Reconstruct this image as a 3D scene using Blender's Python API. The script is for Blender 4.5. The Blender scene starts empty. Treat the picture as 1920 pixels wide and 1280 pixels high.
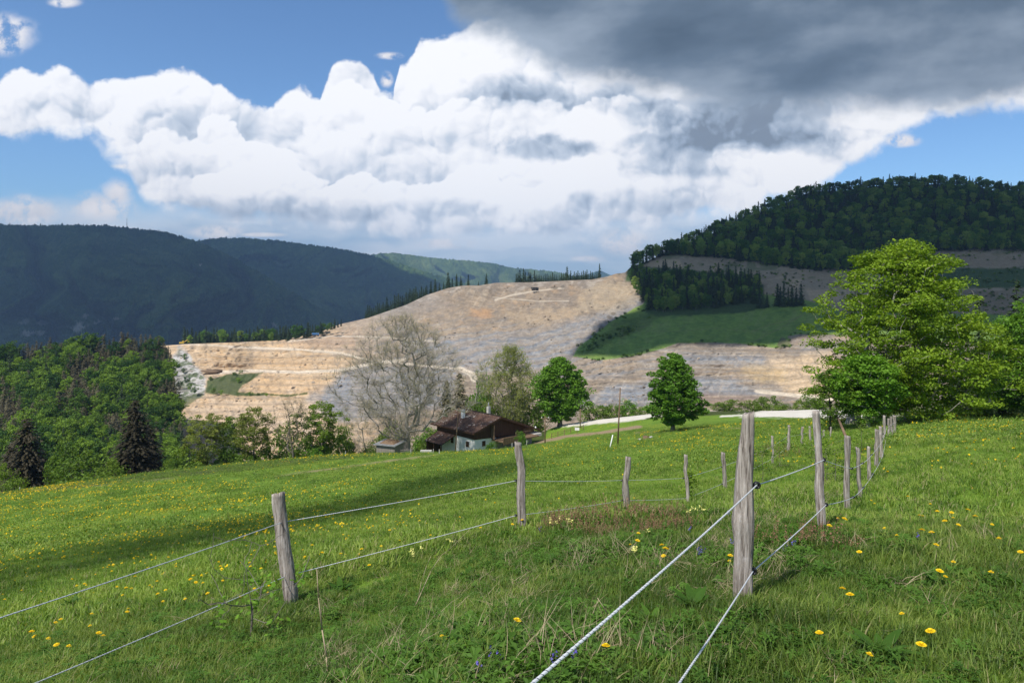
import bpy, math, random
import numpy as np
from mathutils import Vector, Matrix
R = math.radians
rng = np.random.default_rng(7)
random.seed(7)
scene = bpy.context.scene
COL = scene.collection
# ------------------------------------------------------------------ camera (eye at the origin, looking along +Y)
FPX = 1280.0; HOR = 540.0                      # focal length and eye-level row, in photograph pixels
cam_d = bpy.data.cameras.new('camera'); cam = bpy.data.objects.new('camera', cam_d); COL.objects.link(cam)
cam.location = (0, 0, 0); cam.rotation_euler = (R(90), 0, 0)
cam_d.sensor_width = 36.0; cam_d.lens = 36.0*FPX/1920.0
cam_d.shift_y = (HOR-640.0)/1920.0
cam_d.clip_start = 0.05; cam_d.clip_end = 30000
scene.camera = cam
scene.view_settings.view_transform = 'Standard'; scene.view_settings.look = 'None'
scene.view_settings.exposure = 0.12; scene.view_settings.gamma = 1.0
def W(px, py, d): return np.array([(px-960.0)/FPX*d, d, (HOR-py)/FPX*d])
# ------------------------------------------------------------------ sun
SUN = np.array([-0.48, -0.60, 1.0]); SUN = SUN/np.linalg.norm(SUN)
sl = bpy.data.lights.new('sun', 'SUN'); sl.energy = 4.6; sl.angle = R(0.53); sl.color = (1.0, 0.955, 0.88)
so = bpy.data.objects.new('sun', sl); COL.objects.link(so)
so.rotation_euler = Vector(SUN).to_track_quat('Z', 'Y').to_euler(); so.location = (0, 0, 50)
# ------------------------------------------------------------------ node helper
class E:
    """tiny expression builder over shader Math nodes"""
    nt = None
    def __init__(s, v): s.v = v
    @staticmethod
    def op(kind, *a, clamp=False):
        n = E.nt.nodes.new('ShaderNodeMath'); n.operation = kind; n.use_clamp = clamp
        for i, x in enumerate(a):
            if isinstance(x, E): x = x.v
            if isinstance(x, (int, float)): n.inputs[i].default_value = float(x)
            else: E.nt.links.new(x, n.inputs[i])
        return E(n.outputs[0])
    def __add__(s, o): return E.op('ADD', s, o)
    __radd__ = __add__
    def __sub__(s, o): return E.op('SUBTRACT', s, o)
    def __rsub__(s, o): return E.op('SUBTRACT', E(o) if not isinstance(o, E) else o, s)
    def __mul__(s, o): return E.op('MULTIPLY', s, o)
    __rmul__ = __mul__
    def __truediv__(s, o): return E.op('DIVIDE', s, o)
    def max(s, o): return E.op('MAXIMUM', s, o)
    def min(s, o): return E.op('MINIMUM', s, o)
    def pow(s, o): return E.op('POWER', s, o)
    def clamp(s): return E.op('ADD', s, 0.0, clamp=True)
def sstep(x, a, b):
    n = E.nt.nodes.new('ShaderNodeMapRange'); n.interpolation_type = 'SMOOTHSTEP'
    E.nt.links.new(x.v, n.inputs['Value']); n.inputs['From Min'].default_value = a; n.inputs['From Max'].default_value = b
    return E(n.outputs[0])
def comb(x, y, z=0.0):
    n = E.nt.nodes.new('ShaderNodeCombineXYZ')
    for i, q in enumerate((x, y, z)):
        if isinstance(q, E): E.nt.links.new(q.v, n.inputs[i])
        else: n.inputs[i].default_value = q
    return n.outputs[0]
def noise(vec, scale, detail=4, rough=0.55, dist=0.0, dim='3D', w=None):
    n = E.nt.nodes.new('ShaderNodeTexNoise'); n.noise_dimensions = dim
    if vec is not None: E.nt.links.new(vec, n.inputs['Vector'])
    n.inputs['Scale'].default_value = scale; n.inputs['Detail'].default_value = detail
    n.inputs['Roughness'].default_value = rough; n.inputs['Distortion'].default_value = dist
    return E(n.outputs[0])
def voro(vec, scale, detail=3, rough=0.5, dim='2D'):
    n = E.nt.nodes.new('ShaderNodeTexVoronoi'); n.voronoi_dimensions = dim; n.feature = 'F1'
    E.nt.links.new(vec, n.inputs['Vector']); n.inputs['Scale'].default_value = scale
    n.inputs['Detail'].default_value = detail; n.inputs['Roughness'].default_value = rough
    n.normalize = True
    return E(n.outputs['Distance'])
def fcurve(x, pts, x0, x1, y0, y1):
    """float curve through pts, x in [x0,x1] -> y in [y0,y1]"""
    n = E.nt.nodes.new('ShaderNodeFloatCurve'); c = n.mapping.curves[0]
    P = sorted(pts); P = [((a-x0)/(x1-x0), (b-y0)/(y1-y0)) for a, b in P]
    c.points[0].location = P[0]; c.points[1].location = P[-1]
    for a, b in P[1:-1]: c.points.new(a, b)
    for q in c.points: q.handle_type = 'VECTOR'
    n.mapping.update()
    E.nt.links.new(((x-x0)*(1.0/(x1-x0))).clamp().v, n.inputs['Value'])
    return E(n.outputs[0])*(y1-y0)+y0
def mixc(f, a, b):
    n = E.nt.nodes.new('ShaderNodeMix'); n.data_type = 'RGBA'
    if isinstance(f, E): E.nt.links.new(f.v, n.inputs[0])
    else: n.inputs[0].default_value = f
    for i, q in ((6, a), (7, b)):
        if isinstance(q, (tuple, list)): n.inputs[i].default_value = (*q[:3], 1)
        else: E.nt.links.new(q, n.inputs[i])
    return n.outputs[2]
# ------------------------------------------------------------------ world: clear sky with a bank of cloud, laid out by direction
world = bpy.data.worlds.new('World'); scene.world = world; world.use_nodes = True
nt = world.node_tree; nt.nodes.clear(); E.nt = nt
out = nt.nodes.new('ShaderNodeOutputWorld'); bg = nt.nodes.new('ShaderNodeBackground'); bg.inputs['Strength'].default_value = 0.1
nt.links.new(bg.outputs[0], out.inputs['Surface'])
sky = nt.nodes.new('ShaderNodeTexSky'); sky.sky_type = 'NISHITA'; sky.sun_disc = False
sky.sun_elevation = math.asin(SUN[2]); sky.sun_rotation = math.atan2(SUN[0], SUN[1]); sky.altitude = 900
sky.air_density = 1.0; sky.dust_density = 0.6; sky.ozone_density = 2.2
tc = nt.nodes.new('ShaderNodeTexCoord'); sx = nt.nodes.new('ShaderNodeSeparateXYZ'); nt.links.new(tc.outputs['Generated'], sx.inputs[0])
dx, dy, dz = (E(sx.outputs[i]) for i in range(3))
yy = dy.max(0.12)
X = (dx/yy)*12.8+9.6                            # sideways and upward tangent of the direction, in units of 1/12.8
Y = 5.4-(dz/yy)*12.8
front = sstep(dy, 0.15, 0.35)
def warp(ax, fx, amp, seed):
    return (noise(comb(ax[0]+seed, ax[1]+seed*1.7), fx, 3, 0.55, dim='2D')-0.5)*amp
pv = comb(X, Y)
w1 = (noise(comb(X+11.3, Y), 0.9, 3, 0.6, dim='2D')-0.5); w2 = (noise(comb(X, Y+23.1), 0.9, 3, 0.6, dim='2D')-0.5)
qx, qy = X+w1*0.55, Y+w2*0.55
def puffs(ox, oy):
    a = voro(comb(qx-ox, (qy-oy)*1.12), 0.62, 0, 0.5); b = voro(comb(qx-ox+4.3, qy-oy+1.1), 1.55, 0, 0.5); c = voro(comb(qx-ox+9.1, qy-oy+7.7), 3.4, 1, 0.6)
    return 1.0-(a*a*1.15+b*b*0.72+c*c*0.34)
pu = puffs(0.0, 0.0); pu2 = puffs(0.075, 0.11)
nf = noise(pv, 2.6, 5, 0.6, dim='2D')-0.5
nb = noise(comb(X*0.5+5.0, Y), 0.75, 4, 0.55, dim='2D')-0.5
edge = (pu-0.55)*0.55+nf*0.22
# outline of the sunlit bank: top and underside
TOP = [(-6,2.2),(-3,1.4),(-1,1.9),(0,1.62),(.3,1.38),(.7,1.52),(1.1,1.35),(1.6,1.62),(2.1,1.60),(2.7,1.5),(3.3,1.45),(3.8,1.52),(4.15,1.72),(4.35,1.95),(4.8,2.08),(5.15,2.08),(5.3,1.85),(5.6,1.70),(5.85,1.85),(6.08,1.98),(6.15,1.42),(6.45,1.25),(6.8,1.26),(7.05,1.5),(7.15,1.88),(7.38,1.9),(7.5,1.35),(7.72,1.2),(7.82,.8),(8.2,.78),(8.6,.66),(8.9,.5),(9.4,.3),(12,.2),(20,.2),(26,.5)]
BOT = [(-6,3.4),(-3,3.0),(-1,2.7),(0,2.38),(1,2.42),(1.8,2.62),(2.4,2.9),(2.6,3.35),(3.0,3.75),(3.6,3.95),(4.5,4.05),(6,4.1),(8,4.2),(10,4.25),(12,4.25),(13,4.1),(13.7,3.85),(14.8,3.55),(15.6,3.3),(15.9,3.0),(16.4,2.65),(17.0,2.3),(17.6,2.12),(18.3,1.9),(19.2,1.9),(20,2.0),(26,2.2)]
dt = Y-fcurve(X, TOP, -6, 26, 0, 6)+edge
db = fcurve(X, BOT, -6, 26, 0, 6)-Y+edge*1.3+nb*0.45
mtop = sstep(dt, 0.0, 0.12); mbot = sstep(db, -0.10, 0.22+0.0)
bank = mtop*mbot
def heads(pts, x0, x1, k):
    # a nearer row of billows: bright heads against the shaded cloud behind them
    tt = Y-fcurve(X, pts, 0, 16, 0, 6)+(pu-0.55)*0.9
    win = sstep(X, x0, x0+.5)*(1.0-sstep(X, x1-.6, x1))
    return win*(sstep(tt, -.75, -.03)*(1.0-sstep(tt, -.03, .05))*-k+sstep(tt, -.03, .05)*(1.0-sstep(tt, .1, .7))*.12)
lay = heads([(0,3.2),(2.4,2.85),(2.7,2.62),(3.3,2.5),(4.2,2.45),(4.9,2.62),(5.4,2.95),(6.0,3.3),(16,3.4)], 2.3, 6.0, .20)
lay = lay+heads([(0,3.9),(2.6,3.7),(3.4,3.35),(4.4,3.4),(5.3,3.15),(5.8,3.5),(6.3,3.6),(6.8,3.5),(7.2,3.75),(7.7,3.7),(8.4,3.5),(9.2,3.35),(9.8,3.55),(10.5,3.9),(16,4)], 3.2, 10.8, .17)
lay = lay+heads([(0,2),(4.5,2.05),(6.1,1.95),(6.6,1.75),(7.2,2.05),(8.0,2.3),(8.8,2.2),(9.6,2.0),(10.6,2.2),(11.6,2.05),(12.2,2.3),(16,2.6)], 5.2, 12.4, .15)
lit = 0.93+(pu-pu2)*1.25+(pu-0.60)*0.34+nf*0.03+lay-sstep(nb, -.02, .22)*0.20
deep = sstep(Y+nb*1.2, 3.2, 4.3)                              # greyer towards the underside
def ell(cx, cy, rx, ry, soft=1.0, n=0.5, a=0.0):
    ca, sa = math.cos(a), math.sin(a)
    u = X-cx; v = Y-cy
    uu = (u*ca+v*sa)*(1/rx); vv = (v*ca-u*sa)*(1/ry)
    r = E.op('SQRT', uu*uu+vv*vv)+(nf*0.55+nb*1.1)*n
    return sstep(r*-1.0, -1.0-soft*0.25, -1.0+soft*0.75)
shade = deep*0.18
for (cx, cy, rx, ry, s, k, n) in [(13.6,2.2,2.6,.9,1.6,.30,.9),(9.7,1.7,1.0,.45,1.2,.22,1.1),(3.0,3.2,1.3,.35,1.2,.12,.9),(7.4,3.0,.8,.6,1.2,.14,1.),(10.2,2.74,.95,.30,1.0,.55,1.4),(12.6,2.75,1.6,.75,1.2,.34,.9),(14.4,2.25,2.2,.7,1.2,.40,.9),(10.1,1.9,1.5,.5,1.3,.34,1.1),(8.7,2.7,.9,1.2,1.,.16,.6),
      (13.4,3.35,1.9,.28,.9,.16,.6),(5.2,3.95,2.0,.35,.9,.30,.5),(12.0,3.75,2.6,.3,.9,.20,.6),(6.6,3.25,1.5,.5,1.,.13,.6),(3.7,2.3,1.2,.35,1.,.10,.7),(15.0,2.75,1.1,.3,.9,.28,.5),(11.7,1.95,.9,.4,.9,.30,.6),(8.2,3.9,1.3,.2,.9,.22,.6)]:
    shade = shade+ell(cx, cy, rx, ry, s, n)*k
for (cx, cy, rx, ry, s, k, n) in [(11.2,2.35,.9,.35,.8,.36,.8),(9.6,3.4,1.1,.55,.9,.26,.7),(12.4,1.72,.5,.22,.8,.22,.8),(15.0,3.2,.8,.28,.9,.22,.7),(9.6,1.15,.9,.4,.9,.26,.8),(16.6,2.25,1.0,.16,1.0,.45,.8),(12.5,3.4,2.0,.16,1.2,.2,.9),(14.6,2.95,1.0,.22,1.1,.25,.9),(11.0,3.25,.6,.4,.8,.2,.8)]:
    shade = shade-ell(cx, cy, rx, ry, s, n)*k
val = (lit-shade.max(-0.15)+0.13)
val = (val.max(0.30)*0.78+0.235).min(1.06)
ccol = nt.nodes.new('ShaderNodeValToRGB'); nt.links.new(((val-0.2)*(1/0.9)).clamp().v, ccol.inputs[0])
cr = ccol.color_ramp; cr.elements[0].position = 0.0; cr.elements[0].color = (.10,.13,.185,1)
cr.elements[1].position = 1.0; cr.elements[1].color = (1.02,1.02,1.04,1)
for p, c in ((.22,(.17,.21,.275,1)),(.45,(.34,.42,.54,1)),(.66,(.58,.65,.76,1)),(.82,(.86,.88,.94,1))):
    e = cr.elements.new(p); e.color = c
# dark overcast shelf, upper right
SH = [(-6,-9),(7.9,-9),(8.1,-.4),(8.45,.15),(8.6,.42),(9.0,.5),(9.5,.68),(10.0,1.0),(10.5,1.35),(11.5,1.55),(12.6,1.75),(13.2,1.95),(14,2.15),(15,2.2),(16,2.1),(17.2,2.0),(18.3,1.98),(19.2,1.7),(20,1.6),(26,1.5)]
ds = fcurve(X, SH, -6, 26, -9, 6)-Y
shelf = sstep(ds+edge*0.60+nb*0.75+nf*.2, -0.22, 0.42)
sleft = sstep(X+edge*0.9, 8.15, 8.5)
shelf = shelf*sleft
sv = noise(comb(X*0.34+2.0+Y*.25, Y*0.8), 0.9, 5, 0.5, dim='2D')
scol = nt.nodes.new('ShaderNodeValToRGB'); nt.links.new((sv*1.25-0.19+sstep(ds*-1.0, -0.9, 0.1)*0.42+nf*.10).clamp().v, scol.inputs[0])
cr = scol.color_ramp; cr.elements[0].position = 0.1; cr.elements[0].color = (.082,.122,.178,1); cr.elements[1].position = 0.95; cr.elements[1].color = (.36,.43,.53,1)
e = cr.elements.new(.45); e.color = (.140,.195,.272,1)
# thin veil near the skyline, with low flat cumulus
veil = sstep(Y+nb*0.9, 3.6, 4.3)*0.82
band = noise(comb(X*0.30, Y*1.7+w1*.6), 1.1, 5, 0.5, dim='2D')
vcol = nt.nodes.new('ShaderNodeValToRGB'); nt.links.new(band.v, vcol.inputs[0])
cr = vcol.color_ramp; cr.elements[0].position = 0.34; cr.elements[0].color = (.40,.52,.68,1); cr.elements[1].position = 0.60; cr.elements[1].color = (.78,.80,.86,1)
rightclear = 1.0-sstep(X+nb, 13.0, 15.2)
veil = veil*rightclear
small = ell(.45,3.95,.78,.30,.6,.9)
for a in [(.45,3.8,.3,.2),(1.85,3.88,.72,.30),(2.2,3.62,.36,.32),(4.1,4.35,.5,.14),(11.7,4.55,.6,.3),(0.1,.62,.52,.42),(1.2,.05,.3,.1),(13.95,3.78,.32,.17),(8.3,4.56,.65,.13),(11.6,4.6,.5,.2),(2.35,3.12,.32,.07),(11.0,4.85,.5,.08),(7.3,1.05,.28,.08),(7.25,1.5,.14,.17),(4.9,4.4,.5,.05),(16.9,2.65,.35,.14)]:
    small = small.max(ell(a[0],a[1],a[2],a[3],.8,1.0))
small = small*sstep(nf+0.5, 0.30, 0.56)*0.95
sun_side = (0.85+(pu-pu2)*1.4+nf*.5).clamp()
def grad(sock, k):
    return sock
skyc = nt.nodes.new('ShaderNodeMix'); skyc.data_type = 'RGBA'; skyc.blend_type = 'MULTIPLY'; skyc.inputs[0].default_value = 1.0
nt.links.new(sky.outputs[0], skyc.inputs[6]); skyc.inputs[7].default_value = (.96,1.21,1.42,1)
def x10(sock, k=10.0):
    n = nt.nodes.new('ShaderNodeVectorMath'); n.operation = 'SCALE'; nt.links.new(sock, n.inputs[0]); n.inputs['Scale'].default_value = k; return n.outputs[0]
c = skyc.outputs[2]
c = mixc(veil*front, c, x10(vcol.outputs[0]))
c = mixc(small*front, c, x10(mixc(sun_side, (.42,.47,.57), (.93,.90,.91))))
c = mixc(bank*front, c, x10(ccol.outputs[0]))
c = mixc(shelf*front, c, x10(scol.outputs[0]))
# scattered cloud overhead and behind the viewer
gn = noise(tc.outputs['Generated'], 2.6, 6, 0.6)
back = sstep(gn, 0.5, 0.62)*(1.0-front)*sstep(dz, 0.0, 0.15)
c = mixc(back, c, (6.5, 6.8, 7.4))
nt.links.new(c, bg.inputs['Color'])
world.cycles.sampling_method = 'MANUAL'; world.cycles.sample_map_resolution = 512
# ------------------------------------------------------------------ numpy helpers
def _h(ix, iy, iz, seed):
    n = (ix.astype(np.int64)*374761393+iy.astype(np.int64)*668265263+iz.astype(np.int64)*2147483647+seed*974711) & 0xffffffff
    n = ((n ^ (n >> 13))*1274126177) & 0xffffffff
    n = ((n ^ (n >> 16))*2246822519) & 0xffffffff
    return ((n ^ (n >> 15)) & 0xffff)/65535.0
def vn2(x, y, seed=0):
    ix = np.floor(x); iy = np.floor(y); fx = x-ix; fy = y-iy; fx = fx*fx*(3-2*fx); fy = fy*fy*(3-2*fy); z = np.zeros_like(ix)
    a = _h(ix, iy, z, seed); b = _h(ix+1, iy, z, seed); c = _h(ix, iy+1, z, seed); d = _h(ix+1, iy+1, z, seed)
    return (a*(1-fx)+b*fx)*(1-fy)+(c*(1-fx)+d*fx)*fy
def fbm(x, y, seed=0, octv=5, gain=0.5):
    s = 0; a = 1; t = 0
    for o in range(octv):
        s = s+a*(vn2(x*2**o+o*17.3, y*2**o-o*9.1, seed+o)-0.5)*2; t += a; a *= gain
    return s/t
def ss(x, a, b):
    t = np.clip((x-a)/(b-a), 0, 1); return t*t*(3-2*t)
class TPS:
    def __init__(s, P, v, lam=0.0):
        P = np.asarray(P, float); v = np.asarray(v, float); n = len(P); s.P = P
        K = s.k(P, P)+lam*np.eye(n); A = np.zeros((n+3, n+3)); A[:n, :n] = K; A[:n, n] = 1; A[:n, n+1:] = P; A[n, :n] = 1; A[n+1:, :n] = P.T
        s.w = np.linalg.solve(A, np.concatenate([v, np.zeros(3)]))
    @staticmethod
    def k(A, B):
        r2 = ((A[:, None, :]-B[None, :, :])**2).sum(-1); return 0.5*r2*np.log(r2+1e-9)
    def __call__(s, x, y):
        x = np.asarray(x, float); sh = x.shape; Q = np.stack([x.ravel(), np.asarray(y, float).ravel()], 1); o = np.empty(len(Q)); n = len(s.P)
        for i in range(0, len(Q), 50000):
            q = Q[i:i+50000]; o[i:i+50000] = s.k(q, s.P)@s.w[:n]+s.w[n]+q@s.w[n+1:]
        return o.reshape(sh)
def new_mesh(name, V, F, mat=None, smooth=False, attrs=None, mats=None, midx=None, uv=None):
    """V (n,3); F (m,k) array or list of such arrays"""
    me = bpy.data.meshes.new(name); V = np.asarray(V, np.float32)
    Fs = F if isinstance(F, list) and not isinstance(F[0], tuple) else [F]; Fs = [np.asarray(f, np.int32) for f in Fs if len(f)]
    tot = sum(len(f) for f in Fs); ln = np.concatenate([np.full(len(f), f.shape[1], np.int32) for f in Fs])
    me.vertices.add(len(V)); me.vertices.foreach_set('co', V.ravel())
    idx = np.concatenate([f.ravel() for f in Fs]); me.loops.add(len(idx)); me.loops.foreach_set('vertex_index', idx)
    st = np.concatenate([[0], np.cumsum(ln)[:-1]]).astype(np.int32)
    me.polygons.add(tot); me.polygons.foreach_set('loop_start', st); me.polygons.foreach_set('loop_total', ln)
    me.polygons.foreach_set('use_smooth', np.full(tot, smooth))
    if midx is not None: me.polygons.foreach_set('material_index', np.asarray(midx, np.int32))
    for m in (mats or ([mat] if mat else [])): me.materials.append(m)
    me.update(calc_edges=True)
    for k, v in (attrs or {}).items():
        v = np.asarray(v, np.float32)
        if v.ndim == 1: a = me.attributes.new(k, 'FLOAT', 'POINT'); a.data.foreach_set('value', v)
        else:
            a = me.attributes.new(k, 'FLOAT_COLOR', 'POINT'); c4 = np.ones((len(v), 4), np.float32); c4[:, :3] = v[:, :3]; a.data.foreach_set('color', c4.ravel())
    if uv is not None:
        u = me.uv_layers.new(name='UVMap'); u.data.foreach_set('uv', np.asarray(uv, np.float32).ravel())
    me.validate(); return me
def link(name, me, parent=None, loc=(0, 0, 0)):
    o = bpy.data.objects.new(name, me); COL.objects.link(o); o.location = loc
    if parent is not None: o.parent = parent
    return o
def tag(o, label=None, cat=None, group=None, kind=None):
    if label: o['label'] = label
    if cat: o['category'] = cat
    if group: o['group'] = group
    if kind: o['kind'] = kind
    return o
def empty(name, loc, rz=0):
    o = bpy.data.objects.new(name, None); COL.objects.link(o); o.location = loc; o.rotation_euler = (0, 0, rz); o.empty_display_size = 0.3; return o
def copy_tree(o, parent=None):
    c = o.copy(); COL.objects.link(c)
    if parent is not None: c.parent = parent
    for ch in list(o.children): copy_tree(ch, c)
    return c
def grid_faces(nr, nc):
    i = np.arange((nr-1)*(nc-1)); r = i//(nc-1); c = i % (nc-1); a = r*nc+c
    return np.stack([a, a+1, a+nc+1, a+nc], 1)
def sdpoly(px, py, poly):
    """signed distance to polygon, positive inside"""
    P = np.asarray(poly, float); d = np.full(px.shape, 1e9); ins = np.zeros(px.shape, bool)
    for i in range(len(P)):
        a = P[i]; b = P[(i+1) % len(P)]; e = b-a; L = (e**2).sum()+1e-9
        t = np.clip(((px-a[0])*e[0]+(py-a[1])*e[1])/L, 0, 1)
        d = np.minimum(d, np.hypot(px-a[0]-t*e[0], py-a[1]-t*e[1]))
        c = ((a[1] > py) != (b[1] > py)) & (px < (b[0]-a[0])*(py-a[1])/(b[1]-a[1]+1e-12)+a[0]); ins ^= c
    return np.where(ins, d, -d)
def dline(px, py, pts):
    P = np.asarray(pts, float); d = np.full(px.shape, 1e9)
    for i in range(len(P)-1):
        a = P[i]; e = P[i+1]-a; L = (e**2).sum()+1e-9
        t = np.clip(((px-a[0])*e[0]+(py-a[1])*e[1])/L, 0, 1); d = np.minimum(d, np.hypot(px-a[0]-t*e[0], py-a[1]-t*e[1]))
    return d
# ------------------------------------------------------------------ materials
def mat_new(name):
    m = bpy.data.materials.new(name); m.use_nodes = True; t = m.node_tree; t.nodes.clear(); E.nt = t
    o = t.nodes.new('ShaderNodeOutputMaterial'); p = t.nodes.new('ShaderNodeBsdfPrincipled'); t.links.new(p.outputs[0], o.inputs['Surface'])
    p.inputs['Roughness'].default_value = 0.85; p.inputs['Specular IOR Level'].default_value = 0.25
    return m, t, p, o
def bump(t, p, h, strength, dist):
    b = t.nodes.new('ShaderNodeBump'); b.inputs['Strength'].default_value = strength; b.inputs['Distance'].default_value = dist
    t.links.new(h.v if isinstance(h, E) else h, b.inputs['Height']); t.links.new(b.outputs[0], p.inputs['Normal'])
def obj_co(t, scale=(1, 1, 1)):
    tc = t.nodes.new('ShaderNodeTexCoord'); m = t.nodes.new('ShaderNodeMapping'); m.inputs['Scale'].default_value = scale
    t.links.new(tc.outputs['Object'], m.inputs['Vector']); return m.outputs[0]
def attr(t, name, out='Color'):
    a = t.nodes.new('ShaderNodeAttribute'); a.attribute_name = name; return a.outputs[out]
def ramp(t, fac, stops):
    r = t.nodes.new('ShaderNodeValToRGB'); t.links.new(fac.v if isinstance(fac, E) else fac, r.inputs[0]); c = r.color_ramp
    c.elements[0].position, c.elements[0].color = stops[0][0], (*stops[0][1], 1)
    c.elements[1].position, c.elements[1].color = stops[-1][0], (*stops[-1][1], 1)
    for p, q in stops[1:-1]: e = c.elements.new(p); e.color = (*q, 1)
    return r.outputs[0]
def mulc(t, a, k):
    n = t.nodes.new('ShaderNodeMix'); n.data_type = 'RGBA'; n.blend_type = 'MULTIPLY'; n.inputs[0].default_value = 1
    t.links.new(a, n.inputs[6])
    if isinstance(k, tuple): n.inputs[7].default_value = (*k, 1)
    else: t.links.new(comb(k, k, k) if isinstance(k, E) else k, n.inputs[7])
    return n.outputs[2]
def leaf_mat(name, c1, c2, trans=0.35, sc=0.6, objvar=0.25, c3=None):
    """leaves: colour differs leaf to leaf, clump to clump and tree to tree; thin leaves let light through"""
    m, t, p, o = mat_new(name)
    g = t.nodes.new('ShaderNodeNewGeometry'); oi = t.nodes.new('ShaderNodeObjectInfo')
    f = noise(obj_co(t), sc, 2, 0.5); r = E(g.outputs['Random Per Island'])
    fac = ((f-0.5)*1.6+0.5+(r-0.5)*0.5+(E(oi.outputs['Random'])-0.5)*objvar*3).clamp()
    c = mixc(fac, c1, c2)
    if c3: c = mixc(sstep(E(oi.outputs['Random']), 0.70, 0.95), c, c3)
    p.inputs['Roughness'].default_value = 0.62; p.inputs['Specular IOR Level'].default_value = 0.22
    t.links.new(c, p.inputs['Base Color'])
    tr = t.nodes.new('ShaderNodeBsdfTranslucent'); t.links.new(mulc(t, c, (1.25, 1.15, .55)), tr.inputs['Color'])
    mx = t.nodes.new('ShaderNodeMixShader'); mx.inputs[0].default_value = trans
    t.links.new(p.outputs[0], mx.inputs[1]); t.links.new(tr.outputs[0], mx.inputs[2]); t.links.new(mx.outputs[0], o.inputs['Surface'])
    return m
def simple_mat(name, c1, c2, sc=3, rough=0.85, stretch=(1, 1, 1), bs=0.3, bd=0.01, spec=0.25, detail=5, metal=0):
    m, t, p, o = mat_new(name); v = obj_co(t, stretch); f = noise(v, sc, detail, 0.6)
    t.links.new(ramp(t, f, [(.3, c1), (.7, c2)]), p.inputs['Base Color']); p.inputs['Roughness'].default_value = rough
    p.inputs['Specular IOR Level'].default_value = spec; p.inputs['Metallic'].default_value = metal
    if bs: bump(t, p, noise(v, sc*3, 4, 0.6), bs, bd)
    return m
M = {}
M['beech'] = leaf_mat('beech_leaves', (.045,.110,.012), (.205,.325,.032), .40, .30, .62)
M['yellowgreen'] = leaf_mat('young_leaves', (.14,.24,.02), (.24,.36,.03), .4, .4, .2)
M['maple'] = leaf_mat('maple_leaves', (.110,.200,.016), (.270,.395,.028), .40, .35, .1)
M['lush'] = leaf_mat('lush_leaves', (.080,.190,.018), (.185,.350,.035), .38, .5, .1)
M['hill'] = leaf_mat('hill_leaves', (.070,.165,.026), (.230,.360,.055), .38, .2, .7, (.30,.40,.08))
M['needle'] = leaf_mat('needles', (.022,.042,.016), (.055,.085,.028), .12, .5, .25)
M['brownneedle'] = leaf_mat('dry_needles', (.085,.078,.042), (.185,.160,.085), .15, .4, .25)
M['darkneedle'] = leaf_mat('dark_needles', (.022,.020,.010), (.055,.045,.022), .12, .5, .25)
M['sparse'] = leaf_mat('sparse_spring_leaves', (.14,.185,.032), (.30,.34,.07), .4, .5, .2)
M['bud'] = leaf_mat('tan_buds', (.30,.265,.15), (.46,.41,.24), .4, .5, .1)
M['bush'] = leaf_mat('bush_leaves', (.095,.175,.022), (.22,.32,.042), .4, .5, .3)
M['fresh'] = leaf_mat('fresh_leaves', (.115,.255,.020), (.235,.420,.045), .42, .6, .1)
M['bark'] = simple_mat('bark', (.09,.075,.06), (.24,.21,.175), 2.2, .95, (1,1,.25), .6, .03)
M['greybark'] = simple_mat('grey_bark', (.17,.15,.13), (.40,.37,.33), 1.8, .95, (1,1,.3), .6, .03)
M['darkbark'] = simple_mat('dark_bark', (.035,.028,.022), (.10,.085,.07), 2.2, .95, (1,1,.25), .5, .03)
# ------------------------------------------------------------------ meadow heightfield
MC = [(0,1280,5.6),(960,1280,3.25),(1900,1280,3.0),(545,1132,8.1),(977,990,10.4),(1175,964,15.1),(1289,942,18.5),(1359,919,23),(1449,869,30),(1479,846,34),
 (1505,837,40),(1518,830,47),(1545,826,52),(1393,1130,4.7),(1541,989,7.56),(1588,961,11.5),(1609,932,14.3),(1630,904,19),(1644,877,22.6),(1653,862,25),(1660,827,34),(1667,819,39),(1672,816,42),(1677,811,45),
 (1600,795,60),(0,930,100),(200,910,112),(450,885,120),(640,862,124),(780,856,126),(888,852,131),(985,834,145),(1012,826,150),(1160,836,95),(1262,808,100),(1050,797,160),(1150,800,140),(1350,800,105),
 (1220,778,175),(1080,797,165),(1400,782,135),(1530,768,150),(1450,775,165),(1750,778,78),(1920,790,60),(1860,782,72),(1750,900,16),(1900,1000,7.5),(300,1000,30),(0,1050,28),(700,950,38),(900,900,45),(1150,880,45),(0,1150,12.5),(1700,1100,5.2),(600,1135,8.0),(650,1200,6.2)]
_p = np.array([W(*m) for m in MC])
EX = [(0,0,-1.62),(-4,-2,-2.3),(4,-1,-1.5),(0,-30,2.5),(-30,-20,-4),(30,-20,4),(30,20,-4.0),(60,-30,8),(-60,0,-15),(60,30,-5),(-80,50,-23),
 (-110,140,-47),(-80,170,-58),(-60,160,-54),(-25,155,-44),(-30,185,-56),(-10,200,-56),(10,215,-54),(40,215,-44),(70,205,-38),(110,140,-26),(90,90,-17.5),(110,60,-10),(95,190,-38),(140,200,-40),(-60,260,-70),(20,290,-66),(120,290,-55),
 (-130,100,-38),(-160,250,-80),(180,120,-28)]
_p = np.vstack([_p, np.array(EX)])
Hf = TPS(_p[:, :2], _p[:, 2], 1.5)
def H(x, y):
    x = np.asarray(x, float); y = np.asarray(y, float)
    z = Hf(x, y); r = np.hypot(x, y)
    z = z+fbm(x/9, y/9, 3, 3)*0.10*ss(r, 3, 15)+fbm(x/1.6, y/1.6, 5, 3)*0.035+fbm(x/45, y/45, 8, 2)*0.5*ss(r, 60, 110)*0
    return z
def Hs(x, y): return float(H(np.array([x]), np.array([y]))[0])
def ground_at(px, py_guess, d): return W(px, py_guess, d)
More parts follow.
